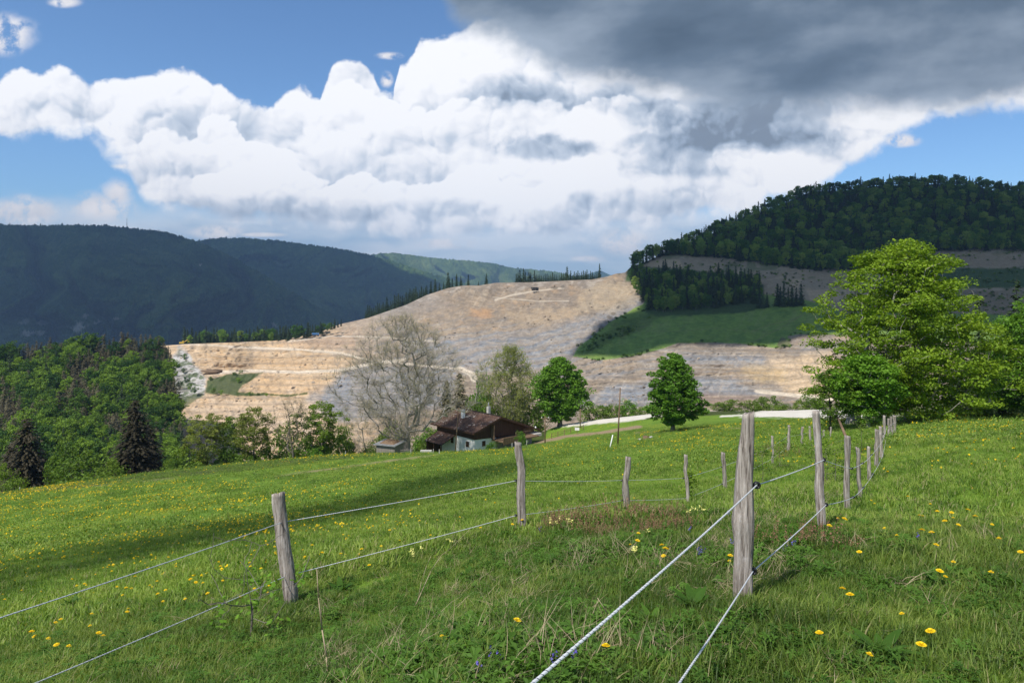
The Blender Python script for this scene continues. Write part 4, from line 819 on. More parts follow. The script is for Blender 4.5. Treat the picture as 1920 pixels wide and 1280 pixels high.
twiggy('bare_tree', 'slight bare tree behind the huge bare tree, nearest the quarry', 648, 150, 760, 60, .12, .5, 60, 534, .14, M['bud'], M['greybark'], .08, twigs=12, tl=1.3, nbud=16, minr=.02)
btree('ash_tree', 'olive-leaved tree with open crown, leftmost of the row on the meadow edge', 388, 129, 772, 92, .34, .55, 130, 70, .15, M['sparse'], M['bark'], 540, .20, flat=.45, tuft=.85)
btree('ash_tree', 'tall open-crowned green tree second in the row on the meadow edge', 476, 130, 762, 82, .25, .6, 150, 70, .15, M['sparse'], M['bark'], 541, .20, flat=.5, tuft=.85)
btree('ash_tree', 'dark green flat-topped tree at the right end of the row', 602, 131, 752, 86, .22, .62, 150, 70, .17, M['bush'], M['greybark'], 542, .20, flat=.5, tuft=.9)
btree('ash_tree', 'leafy olive tree between the first two trees of the row', 432, 137, 782, 66, .25, .55, 110, 70, .17, M['bush'], M['bark'], 543, .16, flat=.5, tuft=.85)
for i, (px, d, top, r, l, mm) in enumerate([(50,122,782,5.6,'broad dark spruce at the far left meadow edge','darkneedle'),(252,127,748,6.2,'tall brownish dark spruce with bare stems at the meadow edge','darkneedle'),(862,152,698,4.2,'brownish larch behind the farmhouse roof','brownneedle'),(838,150,712,4.0,'second brownish larch, just left behind the farmhouse roof','brownneedle'),(283,134,800,4.4,'short dark spruce at the right foot of the tall brownish one','darkneedle'),(22,132,830,4.6,'low dark spruce left of the broad one at the far left','darkneedle')]):
    loc = spot(px, d); tree2('spruce_tree', conifer('s', hgt(loc, top), r, 46, 22, M[mm], M['darkbark'], 550+i, size=.72, single=False, base=.10 if i == 1 else .03, ragged=.4, droop=.35, shape=.62), (loc[0], loc[1], loc[2]-.1), l, rz=i)
bushm = [broadleaf('b', 4, .15, egg(2.4, .42), 50, 60, .13, M['bush'], M['bark'], 560+i, .08, .6, .75, .45, .5, k=4) for i in range(3)]
lushm = broadleaf('b', 4, .15, egg(2.3, .42), 50, 60, .13, M['lush'], M['bark'], 565, .08, .6, .75, .45, .5, k=4)
first = {}
def bush(px, d, pytop, wpx, label, k=0, lush=False, zoff=0, group=None, cat='bush'):
    loc = spot(px, d); h = max(.5, hgt(loc, pytop)-zoff); key = 'L' if lush else k % 3; w = wpx/FPX*d/4.9
    if key not in first: e = tree2('bush', lushm if lush else bushm[k % 3], loc, label, cat); first[key] = e
    else: e = copy_tree(first[key]); tag(e, label, cat)
    e.location = (loc[0], loc[1], loc[2]-.2+zoff); e.scale = (w, w, h/4.0); e.rotation_euler = (0, 0, px*.37)
    if group: e['group'] = group
    elif 'group' in e.keys(): del e['group']
    return e
bush(348,127,838,92,'wide olive bush right of the tall brownish spruce'); bush(160,119,846,110,'wide olive bush between the two dark spruces',1); bush(118,121,832,60,'dark bush at the right foot of the far left spruce',2); bush(205,121,858,60,'low green bush in front of the tall brownish spruce on its left',0)
bush(8,116,868,60,'green bush cut off by the left edge at the meadow edge',1); bush(420,130,838,70,'understorey bush below the leftmost tree of the row',2); bush(500,131,836,70,'understorey bush between the second tree and the bare one in the row',0); bush(455,128,848,60,'low bush at the foot of the second tree in the row',1)
bush(570,133,820,80,'dark understorey bush below the right end of the row',2); bush(530,140,800,90,'tall dark bush behind the bare tree in the row',0); bush(625,135,806,70,'bush at the right end of the tree row',1); bush(332,124,850,50,'green bush right at the foot of the tall brownish spruce',1); bush(318,150,862,60,'bush between the tall brownish spruce and the sandy quarry edge',0); bush(375,140,850,70,'broad bush before the sandy foot of the quarry',2); bush(650,142,800,56,'dark bush between the tree row and the small pale tree',2); bush(590,128,838,40,'fresh green bush at the foot of the flat-topped tree',lush=True)
bush(712,138,812,60,'bush behind the wooden hut',1); bush(800,150,800,70,'bright bush seen under the huge bare tree beside the roof',lush=True); bush(815,146,806,50,'green bush left of the farmhouse lean-to',2); bush(735,150,790,60,'bush behind the trunk of the huge bare tree',0)
bush(905,172,705,60,'bright green bush above the farmhouse chimney',lush=True); bush(880,165,745,60,'olive bush behind the farmhouse roof on the left',0); bush(925,170,740,70,'olive bush behind the farmhouse roof in the middle',1); bush(985,172,735,80,'olive bush behind the right end of the farmhouse roof',2); bush(1010,165,760,50,'low bush between the farmhouse and the rounded tree',0); bush(965,175,718,60,'tall olive bush at the foot of the half-bare tree',1)
bush(1115,178,752,60,'yellowish bush right of the rounded tree, beyond the white road',1); bush(1150,180,756,50,'bush beyond the white road behind the tall pole',0); bush(1180,182,748,46,'bright bush beyond the white road nearest the egg-shaped tree on its left',lush=True); bush(1205,180,762,36,'small bush at the left of the egg-shaped tree, beyond the road',2)
for i, (px, w, top) in enumerate([(1352,36,752),(1372,44,746),(1400,40,749),(1425,36,742),(1447,46,741),(1472,34,756),(1500,34,748),(1520,40,742),(1545,40,738)]):
    bush(px, 172, top, w, ['leftmost bush of the green row above the white road','second bush from the left in the row above the white road','third bush from the left in the row above the white road','middle bush of the row above the white road','tallest bush of the row above the white road','lowest bush of the row above the white road','third bush from the right in the row above the white road','second bush from the right in the row, near the biggest tree','rightmost bush of the row, half behind the biggest tree'][i], i)
bush(1740,64,768,60,'small dark bush on the grass right of the concrete pole',1); bush(1768,66,782,26,'tiny bush just right of the small dark one',2)
bush(1700,90,752,120,'dark bush in the shade beneath the biggest tree',0); bush(1660,75,765,80,'dark bush around the trunks of the biggest tree',1); bush(1820,72,745,110,'dark bush in the deep shade right of the biggest tree',2); bush(1885,74,735,80,'dark bush below the bright tree at the right edge',0); bush(1575,64,755,50,'dark bush left of the trunks of the biggest tree',2)
# ------------------------------------------------------------------ solids
class MB:
    def __init__(s): s.V = []; s.F = []
    def add(s, v, f): o = len(s.V); s.V += [tuple(map(float, q)) for q in v]; s.F += [tuple(i+o for i in g) for g in f]; return s
    def box(s, x0, x1, y0, y1, z0, z1): return s.add([(x0,y0,z0),(x1,y0,z0),(x1,y1,z0),(x0,y1,z0),(x0,y0,z1),(x1,y0,z1),(x1,y1,z1),(x0,y1,z1)], [(0,3,2,1),(4,5,6,7),(0,1,5,4),(1,2,6,5),(2,3,7,6),(3,0,4,7)])
    def hexa(s, b, t): return s.add(list(b)+list(t), [(0,3,2,1),(4,5,6,7),(0,1,5,4),(1,2,6,5),(2,3,7,6),(3,0,4,7)])
    def bar(s, a, b, r, k=6, r2=None):
        v, f = tubes([a], [b], np.array([r]), np.array([r if r2 is None else r2]), k); n = k; s.add(v, [tuple(q) for q in f]+[tuple(range(n))[::-1], tuple(range(n, 2*n))]); return s
    def build(s, name, mat, parent=None, bev=0, smooth=False):
        me = bpy.data.meshes.new(name); me.from_pydata(s.V, [], s.F); me.materials.append(mat); me.update()
        if smooth: me.polygons.foreach_set('use_smooth', [True]*len(me.polygons))
        o = link(name, me, parent)
        if bev: m_ = o.modifiers.new('b', 'BEVEL'); m_.width = bev; m_.segments = 2; m_.limit_method = 'ANGLE'
        return o
# ------------------------------------------------------------------ farmhouse
WOODM = simple_mat('dark_boards', (.045,.022,.012), (.105,.055,.030), 1.2, .85, (6, 6, .4), .4, .02)
WOODL = simple_mat('brown_boards', (.12,.075,.045), (.24,.16,.10), 1.2, .85, (5, 5, .5), .4, .02)
WHITE = simple_mat('whitewash', (.74,.73,.70), (.88,.87,.84), 1.3, .9, (1, 1, 1), .2, .01)
GREYB = simple_mat('grey_boards', (.15,.13,.11), (.30,.265,.225), 1.5, .9, (7, 7, .4), .5, .02)
STONE = simple_mat('concrete', (.38,.36,.33), (.58,.56,.52), 2.5, .9)
METAL = simple_mat('dull_metal', (.25,.25,.25), (.45,.45,.45), 3, .5, metal=.4)
BLACK = simple_mat('black_plastic', (.010,.010,.012), (.020,.020,.022), 3, .4, spec=.5, bs=0)
m, t, p, o = mat_new('roof_tiles'); tc = t.nodes.new('ShaderNodeTexCoord'); v = tc.outputs['UV']
br = t.nodes.new('ShaderNodeTexBrick'); t.links.new(v, br.inputs['Vector']); br.inputs['Scale'].default_value = 1; br.inputs['Mortar Size'].default_value = .03; br.inputs['Brick Width'].default_value = .34; br.inputs['Row Height'].default_value = .36; br.inputs['Bias'].default_value = 0
br.inputs['Color1'].default_value = (.085,.045,.032,1); br.inputs['Color2'].default_value = (.15,.085,.06,1); br.inputs['Mortar'].default_value = (.02,.015,.012,1)
lich = noise(v, 2.2, 3, .8); lg = noise(v, .28, 3, .6); t.links.new(mixc(sstep(lich+(lg-.5)*.8, .60, .68)*.75, br.outputs[0], (.46,.44,.40)), p.inputs['Base Color']); bump(t, p, br.outputs['Fac'], -.6, .04); ROOF = m
D0 = 140.0; apex = W(940, 781, D0); e1 = np.array([.73,.68,0]); e2 = np.array([-.68,.73,0]); WL, WR, LN = 7.4, 11.2, 13.4
house = empty('farmhouse', (0, 0, 0)); tag(house, 'dark wooden farmhouse on a white base with a lichen-spotted tiled roof', 'farmhouse')
def hp(a, b, z): q = apex+e1*a+e2*b; return (q[0], q[1], apex[2]+z)      # a across the gable, b back along the ridge, z below the ridge
dl, dr = 2.35, 4.05                    # eaves drop left / right
def slab(A, B, C_, D_, th, name, mat, par, sc=1):
    A, B, C_, D_ = map(np.array, (A, B, C_, D_)); n = np.cross(B-A, D_-A); n /= np.linalg.norm(n); n = n if n[2] > 0 else -n
    Vv = [A-n*th, B-n*th, C_-n*th, D_-n*th, A, B, C_, D_]; Ff = [(0,3,2,1),(4,5,6,7),(0,1,5,4),(1,2,6,5),(2,3,7,6),(3,0,4,7)]
    me = bpy.data.meshes.new(name); me.from_pydata([tuple(q) for q in Vv], [], Ff); me.materials.append(mat); uvl = me.uv_layers.new(name='UVMap'); ax = (B-A)/np.linalg.norm(B-A); ay = (D_-A); ay = ay-ax*(ay@ax); ay /= np.linalg.norm(ay)
    for pl in me.polygons:
        for li in pl.loop_indices: c = np.array(me.vertices[me.loops[li].vertex_index].co)-A; uvl.data[li].uv = (c@ax*sc, c@ay*sc)
    me.update(); return link(name, me, par)
rl_ = slab(hp(-WL,-.05,-dl), hp(-WL,LN+.9,-dl), hp(0,LN+.9,0), hp(0,-.05,0), .22, 'roof', ROOF, house); rr_ = slab(hp(0,-.05,0), hp(0,LN+.9,0), hp(WR,LN+.9,-dr), hp(WR,-.05,-dr), .22, 'roof', ROOF, house)
MB().bar(hp(-.02,-.1,.02), hp(-.02,LN+.95,.02), .14, 6).build('ridge_tiles', ROOF, rl_)
for a0, a1, z0, z1 in ((-WL, 0, -dl, 0), (0, WR, 0, -dr)):       # barge boards along the gable verge
    MB().hexa([hp(a0,-.16,z0-.42),hp(a1,-.16,z1-.42),hp(a1,-.07,z1-.42),hp(a0,-.07,z0-.42)], [hp(a0,-.16,z0+.03),hp(a1,-.16,z1+.03),hp(a1,-.07,z1+.03),hp(a0,-.07,z0+.03)]).build('barge_board', WOODM, house)
MB().hexa([hp(-WL-.1,-.1,-dl-.30),hp(-WL+.02,-.1,-dl-.30),hp(-WL+.02,LN+.9,-dl-.30),hp(-WL-.1,LN+.9,-dl-.30)], [hp(-WL-.1,-.1,-dl-.06),hp(-WL+.02,-.1,-dl-.06),hp(-WL+.02,LN+.9,-dl-.06),hp(-WL-.1,LN+.9,-dl-.06)]).build('gutter', WOODM, house)
inset = 1.0; al, ar_, bf, bb = -WL+inset, WR-.9, .95, LN
rz = lambda a: (-dl*abs(a)/WL if a < 0 else -dr*a/WR)-.24
top_z = -3.95; base_z = -8.5
V_ = []; uw = MB()                       # upper storey, boarded, five-sided prism
prof_ = [(al, rz(al)), (0, rz(0)), (ar_, rz(ar_)), (ar_, top_z-.9), (al, top_z)]
vv = [hp(a, bf, z) for a, z in prof_]+[hp(a, bb, z) for a, z in prof_]; uw.add(vv, [(0,1,2,3,4),(9,8,7,6,5)]+[(i, i+5, (i+1) % 5+5, (i+1) % 5) for i in range(5)]); uw.build('boarded_wall', WOODM, house)
def slabz(a0, a1, b0, b1, z0, z1, name, mat, par, z0b=None): return MB().hexa([hp(a0,b0,z0),hp(a1,b0,z0),hp(a1,b1,z0),hp(a0,b1,z0)], [hp(a0,b0,z1),hp(a1,b0,z1),hp(a1,b1,z1),hp(a0,b1,z1)]).build(name, mat, par)
slabz(al+.12, -.6, bf+.12, bb-.3, base_z, top_z+.0, 'white_wall', WHITE, house); slabz(-.6, ar_-.1, bf+.5, bb-.4, base_z, top_z-.92, 'white_wall', STONE, house)
def win(kind, a, b, z0, z1, w, side):
    wq = empty('window', (0, 0, 0)); wq.parent = house
    if side == 'g': f = lambda u, o_, z: hp(a+u, b-o_, z)
    else: f = lambda u, o_, z: hp(a-o_, b+u, z)
    MB().hexa([f(-w/2,.0,z0),f(w/2,.0,z0),f(w/2,.07,z0),f(-w/2,.07,z0)], [f(-w/2,.0,z1),f(w/2,.0,z1),f(w/2,.07,z1),f(-w/2,.07,z1)]).build('shutter', WOODM, wq)
    fr = MB()
    for (u0, u1, y0, y1) in ((-w/2-.09,-w/2,z0-.09,z1+.09),(w/2,w/2+.09,z0-.09,z1+.09),(-w/2,w/2,z0-.09,z0),(-w/2,w/2,z1,z1+.09)): fr.hexa([f(u0,.0,y0),f(u1,.0,y0),f(u1,.10,y0),f(u0,.10,y0)], [f(u0,.0,y1),f(u1,.0,y1),f(u1,.10,y1),f(u0,.10,y1)])
    fr.build('frame', WHITE, wq)
win('g', -3.9, bf+.12, -5.6, -4.5, .95, 'g'); win('l', al+.12, 3.2, -5.75, -4.6, 1.05, 'l'); win('l', al+.12, 8.2, -5.75, -4.6, 1.0, 'l')
slabz(-4.0+1.9, -4.0+2.0, -.2, .9, -4.3, -1.5, 'post', WOODL, house)
c1 = slabz(-3.35, -2.75, 8.4, 9.05, -1.4, .62, 'chimney', WHITE, house); slabz(-3.45, -2.65, 8.3, 9.15, .622, .72, 'chimney_cap', STONE, c1)
c2 = slabz(1.0, 1.6, 5.2, 5.8, -1.0, 1.25, 'chimney', STONE, house); q = hp(1.3, 5.5, 1.25); MB().bar(q, (q[0], q[1], q[2]+.55), .13, 8).bar((q[0], q[1], q[2]+.55), (q[0], q[1], q[2]+.95), .2, 8, .04).build('flue', METAL, c2)
# ramp and balcony on the gable side
rp = MB(); rp.hexa([hp(-1.9,-2.6,-4.65),hp(8.4,-2.6,-4.85),hp(8.4,bf-.02,-4.85),hp(-1.9,bf-.02,-4.65)], [hp(-1.9,-2.6,-4.45),hp(8.4,-2.6,-4.65),hp(8.4,bf-.02,-4.65),hp(-1.9,bf-.02,-4.45)]); ramp_ = rp.build('balcony', WOODL, house)
rail = MB()
for k in range(34): a = -1.85+k*.165; rail.hexa([hp(a,-2.62,-5.1-.0*a),hp(a+.14,-2.62,-5.1),hp(a+.14,-2.66,-5.1),hp(a,-2.66,-5.1)], [hp(a,-2.62,-3.75),hp(a+.14,-2.62,-3.75),hp(a+.14,-2.66,-3.75),hp(a,-2.66,-3.75)])
rail.build('railing', WOODL, ramp_)
rail = MB()
for z in (-4.25,-3.95,-3.6): rail.bar(hp(3.0,-1.2,z+.1), hp(8.3,-.3,z-.35), .06, 5)
for a in (3.0,4.7,6.4,8.3): rail.bar(hp(a,-1.2+(a-3)*.17,-4.8), hp(a,-1.2+(a-3)*.17,-3.5-(a-3)*.085), .07, 5)
rail.build('railing', WOODL, ramp_)
slabz(8.4, ar_+.6, -.9, bf-.03, -5.3, -4.75, 'plinth', STONE, house); slabz(7.2, ar_, bf-.03, bf, -4.7, -3.6, 'porch_boards', WOODL, house)
lamp = MB(); q = hp(ar_-.5, -.1, -3.6); lamp.bar(q, (q[0], q[1], q[2]+.3), .22, 8, .1).build('lamp', WHITE, house)
# lean-to on the left side
lr = slab(hp(-WL-2.7,7.0,-5.35), hp(-WL-2.7,LN-.6,-5.35), hp(-WL+1.0,LN-.6,-3.85), hp(-WL+1.0,7.0,-3.85), .16, 'lean_to_roof', ROOF, house)
for b in (7.4, 10, LN-1.0): MB().bar(hp(-WL-2.4,b,-9), hp(-WL-2.4,b,-5.4), .11, 6).build('post', WOODM, house)
slabz(-WL-2.3, -WL+1.0, LN-1.2, LN-1.0, -9, -5.0, 'lean_to_wall', WOODM, house)
bush(978,136,806,22,'small round bush against the farmhouse gable',lush=True); bush(921,132,828,24,'small bush at the right corner of the white base',lush=True)
# ------------------------------------------------------------------ hut
hut = empty('hut', (0, 0, 0)); tag(hut, 'small weathered grey board hut with a flat metal-edged roof', 'hut')
hl = spot(731, 124.0); hz_ = hl[2]+.45
def hq(a, b, z): return (hl[0]+a*.93+b*.37, hl[1]-a*.37+b*.93, hz_+z)
MB().hexa([hq(-1.9,-1.5,-.8),hq(1.9,-1.5,-.8),hq(1.9,1.5,-.8),hq(-1.9,1.5,-.8)], [hq(-1.9,-1.5,1.95),hq(1.9,-1.5,1.95),hq(1.9,1.5,2.15),hq(-1.9,1.5,2.15)]).build('wall', GREYB, hut)
hr = MB().hexa([hq(-2.25,-1.9,1.97),hq(2.25,-1.9,1.97),hq(2.25,1.9,2.19),hq(-2.25,1.9,2.19)], [hq(-2.25,-1.9,2.12),hq(2.25,-1.9,2.12),hq(2.25,1.9,2.34),hq(-2.25,1.9,2.34)]).build('roof', METAL, hut)
MB().hexa([hq(-1.5,-1.2,2.16),hq(1.5,-1.2,2.16),hq(1.5,1.3,2.31),hq(-1.5,1.3,2.31)], [hq(-.8,-.6,2.62),hq(.8,-.6,2.62),hq(.9,.7,2.7),hq(-.8,.7,2.7)]).build('roof_litter', WOODL, hr)
MB().hexa([hq(-2.28,-1.95,2.0),hq(2.28,-1.95,2.0),hq(2.28,-1.9,2.0),hq(-2.28,-1.9,2.0)], [hq(-2.28,-1.95,2.20),hq(2.28,-1.95,2.20),hq(2.28,-1.9,2.2),hq(-2.28,-1.9,2.2)]).build('fascia', METAL, hr)
# ------------------------------------------------------------------ poles, stakes, rails
def pole(name, label, px, d, pytop, r, mat, topx=None, cross=False, cat='pole', pybase=None):
    loc = spot(px, d); h = hgt(loc, pytop); e = empty(name, loc); tag(e, label, cat); dx = ((topx or px)-px)/FPX*d
    MB().bar((0, 0, -.4), (dx, 0, h), r, 10, r*.72).build('shaft', mat, e, smooth=True)
    if cross: MB().box(-.75, .75, -.05, .05, h-.55, h-.43).build('crossbar', mat, e); MB().bar((-.6,0,h-.43),(-.6,0,h-.22),.06,8).bar((.6,0,h-.43),(.6,0,h-.22),.06,8).build('insulators', WHITE, e)
    return e
pole('utility_pole', 'tall dark wooden pole on the meadow left of the egg-shaped tree', 1158, 97, 727, .12, WOODL, 1163); pole('utility_pole', 'leaning wooden pole in front of the farmhouse roof', 853, 126, 764, .12, WOODL, 860)
pole('utility_pole', 'slender wooden pole right of the farmhouse gable', 1022, 122, 779, .12, WOODL, cross=True); pole('utility_pole', 'wooden pole in front of the rounded tree', 1088, 150, 766, .13, WOODL)
pole('concrete_pole', 'pale concrete pole standing right of the biggest tree trunks', 1697, 62, 668, .13, STONE, 1702)
pole('stake', 'white stake leaning right on the open meadow', 1142, 88, 815, .09, WHITE, 1149, cat='stake')
rs = np.random.default_rng(4)
for px, d, top, l in [(37,101,913,'white post at the far left meadow edge, nearest the left side'),(122,106,908,'second white post along the far left meadow edge'),(208,111,900,'white post below the tall brownish spruce, left of it'),(295,115,892,'white post below the tall brownish spruce, right of it'),(377,118,883,'white post below the leftmost tree of the row'),(648,112,851,'yellowish thin post left of the hut'),(770,110,853,'short white post on the meadow between hut and house'),(824,106,846,'short white post in front of the farmhouse lean-to'),(812,112,853,'short white post left of the farmhouse front'),(960,125,830,'thin pale post before the farmhouse ramp'),(987,127,825,'thin pale post right of the farmhouse ramp')]:
    loc = spot(px, d); h = max(.7, hgt(loc, top)); me = MB().bar((0,0,-.2), (rs.uniform(-.06,.06)*h,0,h), .075, 6, .06).V; b = MB().bar((0,0,-.2), (rs.uniform(-.1,.1)*h,0,h), .08, 6, .06); ob = b.build('fence_post', STONE); ob.location = loc; tag(ob, l, 'post')
fr = empty('paddock_fence', (0,0,0)); tag(fr, 'low wooden rail fence on the grass beyond the slender pole', 'fence')
pr_ = [spot(px, 145) for px in (1034,1046,1058,1070,1082,1094)]
for a in pr_: MB().bar((a[0],a[1],a[2]-.2), (a[0],a[1],a[2]+1.15), .07, 6).build('post', WOODL, fr)
for z in (.55, .98):
    b = MB()
    for a, c in zip(pr_[:-1], pr_[1:]): b.bar((a[0],a[1],a[2]+z), (c[0],c[1],c[2]+z), .05, 5)
    b.build('rail', WOODL, fr)
sg = empty('sign', spot(1082,140)); tag(sg, 'small blank white board on a post beside the pole by the rounded tree', 'sign'); MB().bar((0,0,-.2),(0,0,1.3),.05,6).build('post', WOODL, sg); MB().box(-.45,.45,-.09,-.05,.8,1.35).build('board', WHITE, sg)
def rockmesh(seed, r):
    rs = np.random.default_rng(seed); V = []; F = []; n, k = 6, 9
    for i in range(n+1):
        for j in range(k): th = math.pi*i/n; a = 2*math.pi*j/k; q = r*(1+.28*rs.normal()*(0 < i < n)); V.append((q*math.sin(th)*math.cos(a), q*math.sin(th)*math.sin(a), q*.65*math.cos(th)))
    for i in range(n):
        for j in range(k): F.append((i*k+j, (i+1)*k+j, (i+1)*k+(j+1) % k, i*k+(j+1) % k))
    return V, F
for i, (px, r, l) in enumerate([(1211,.55,'dark boulder on the bare patch below the egg-shaped tree'),(1200,.3,'small pale stone left of the dark boulder'),(1221,.28,'small pale stone right of the dark boulder')]):
    v, f = rockmesh(i, r); b = MB().add(v, f).build('boulder', WOODL if i == 0 else STONE, smooth=True); q = spot(px, 97); b.location = (q[0], q[1], q[2]+r*.3); tag(b, l, 'stone')
wt = MB().box(-1.0,1.0,-.35,.35,.25,.7); wt.box(-.8,-.65,-.3,.3,-.1,.25); wt.box(.65,.8,-.3,.3,-.1,.25); q = spot(799, 120); b = wt.build('trough', STONE, bev=.04); b.location = q; tag(b, 'pale water trough on the grass between hut and farmhouse', 'trough')
# hurdle fence by the hut, woodpile left of house
fr = empty('hurdle_fence', (0,0,0)); tag(fr, 'grey slatted hurdle fence leaning at the right side of the hut', 'fence')
for i in range(7): q = spot(752+i*3.2, 122.5); MB().bar((q[0],q[1],q[2]-.2), (q[0],q[1],q[2]+1.15), .05, 5).build('picket', GREYB, fr)
a, c = spot(751,122.4), spot(773,122.4)
for z in (.3,.7,1.0): MB().bar((a[0],a[1],a[2]+z), (c[0],c[1],c[2]+z), .045, 5).build('rail', GREYB, fr)
# ------------------------------------------------------------------ machines in the quarry
YEL = simple_mat('yellow_paint', (.55,.36,.03), (.65,.45,.05), 2, .5, spec=.5, bs=0); BLUEP = simple_mat('blue_paint', (.05,.16,.36), (.08,.22,.45), 2, .5, spec=.5, bs=0); DARKP = simple_mat('dark_steel', (.03,.03,.03), (.07,.07,.07), 2, .5, spec=.5, bs=0)
def place_q(e, px, py, dd=-6): P = W(px, py, float(Qd(px, py))+dd); e.location = tuple(P)
def truck(label, paint, px, py, rz, s):
    e = empty('dump_truck', (0,0,0), rz); tag(e, label, 'truck'); place_q(e, px, py); e.scale = (s, s, s)
    MB().box(-3.2,3.4,-1.1,1.1,.9,1.4).build('chassis', DARKP, e); MB().hexa([(-3.4,-1.4,1.6),(1.3,-1.4,1.5),(1.3,1.4,1.5),(-3.4,1.4,1.6)], [(-3.9,-1.7,3.3),(1.9,-1.7,3.5),(1.9,1.7,3.5),(-3.9,1.7,3.3)]).build('tipper_body', paint, e, bev=.05)
    cb = MB().box(1.9,3.5,-1.3,1.3,1.4,3.2).build('cab', paint, e, bev=.08); MB().box(3.505,3.53,-1.1,1.1,2.2,3.0).build('windscreen', BLACK, cb)
    for x in (-2.3,-.7,2.6):
        for y in (-1.25,1.25): MB().bar((x,y-.3,.75),(x,y+.3,.75),.75,14).build('wheel', BLACK, e)
truck('dark dump truck on the haul road near the top of the quarry', DARKP, 1003, 545, .5, 1.0); truck('small blue dump truck on the bench at the left of the quarry', BLUEP, 592, 630, .1, .9)
ex = empty('excavator', (0,0,0), .4); tag(ex, 'yellow excavator at the far left lip of the quarry', 'excavator'); place_q(ex, 341, 646, -3); ex.scale = (1.1,1.1,1.1)
for y in (-1.2, 1.2): MB().box(-2,2,y-.35,y+.35,0,.9).build('track', DARKP, ex, bev=.2)
MB().box(-2,1.6,-1.2,1.2,1.0,2.3).build('body', YEL, ex, bev=.1); MB().box(.3,1.7,-1.25,-.1,2.3,3.2).build('cab', YEL, ex, bev=.1); bm_ = MB().bar((1.5,.5,1.8),(4.2,.5,4.0),.28,6).bar((4.2,.5,4.0),(5.8,.5,1.6),.22,6).build('boom', YEL, ex); MB().box(5.3,6.3,0,1.0,.6,1.6).build('bucket', DARKP, bm_)
mh = MB(); mq = W(238, 427, 3300); mh.bar((0,0,-20),(0,0,46),2.0,6,.6); ob = mh.build('radio_mast', STONE); ob.location = tuple(mq); tag(ob, 'thin radio mast on the crest of the far mountain', 'mast')
v, f = rockmesh(9, 6); ob = MB().add(v, f).build('gravel_heap', WOODL, smooth=True); place_q(ob, 398, 698, -2); ob.scale = (1.2,1,.55); tag(ob, 'small brown heap of rubble on the left bench of the quarry', 'rubble heap')
# ------------------------------------------------------------------ rope fences
m, t, p, o = mat_new('weathered_post'); v = obj_co(t, (22, 22, 1.6)); oi = t.nodes.new('ShaderNodeObjectInfo')
g1 = noise(v, 1.6, 6, .65, .4); g2 = noise(obj_co(t, (60, 60, 3)), 1.2, 4, .7); blot = noise(obj_co(t, (9, 9, 4)), 1.0, 4, .65, .6)
c = ramp(t, g1*.55+g2*.45, [(.37, (.045,.035,.028)), (.44, (.20,.165,.14)), (.53, (.37,.32,.28)), (.68, (.58,.52,.47))]); c = mixc(sstep(blot, .58, .72)*.55, c, (.16,.105,.075)); c = mixc(sstep(blot*-1, -.40, -.30)*.5, c, (.58,.54,.52)); c = mulc(t, c, E(oi.outputs['Random'])*.35+.86)
t.links.new(c, p.inputs['Base Color']); bump(t, p, g1*.6+g2*.4, 1.0, .022); POST = m
def post_mesh(h, prof, seed, k=22, n=46, sink=.25):
    """prof: list of (height fraction, centre x, half width x, half width y)"""
    rs = np.random.default_rng(seed); f = np.linspace(0, 1, n); q = np.array(prof); z = -sink+(h+sink)*f; ff = np.clip(z/h, 0, 1)
    cx = np.interp(ff, q[:, 0], q[:, 1]); wx = np.interp(ff, q[:, 0], q[:, 2]); wy = np.interp(ff, q[:, 0], q[:, 3]); a = np.arange(k)*2*np.pi/k
    groove = fbm(a*1.9+seed, a*0, seed, 3)[None]*.26; wob = fbm(np.cos(a)[None]*1.2+z[:, None]*2.2, np.sin(a)[None]*1.2+z[:, None]*2.6+seed, seed+3, 4)*.30+fbm(a[None]*5+seed+z[:, None]*.4, z[:, None]*1.2+a[None]*0, seed+7, 2)*.11
    wx = wx*.90; wy = wy*.90; pw = .72; ca = np.sign(np.cos(a))*np.abs(np.cos(a))**pw; sa = np.sign(np.sin(a))*np.abs(np.sin(a))**pw; rr_ = 1+groove+wob
    x = cx[:, None]+wx[:, None]*ca[None]*rr_; y = wy[:, None]*sa[None]*rr_; zz = z[:, None]+np.zeros_like(x); zz[-1] += (ca*wx[-1]*rs.uniform(-.35,.35)+sa*wy[-1]*rs.uniform(-.3,.3))+rs.normal(size=k)*.004
    V = np.stack([x, y, zz], -1).reshape(-1, 3); F = []
    for i in range(n-1):
        for j in range(k): F.append((i*k+j, i*k+(j+1) % k, (i+1)*k+(j+1) % k, (i+1)*k+j))
    top = V[-k:].mean(0); V = np.vstack([V, [top-[0, 0, .006]]]); T = [((n-1)*k+j, (n-1)*k+(j+1) % k, n*k) for j in range(k)]
    return new_mesh('fence_post', V, [np.array(F), np.array(T)], POST, True)
RED = simple_mat('blue_clip', (.02,.05,.15), (.03,.07,.2), 3, .4, bs=0)
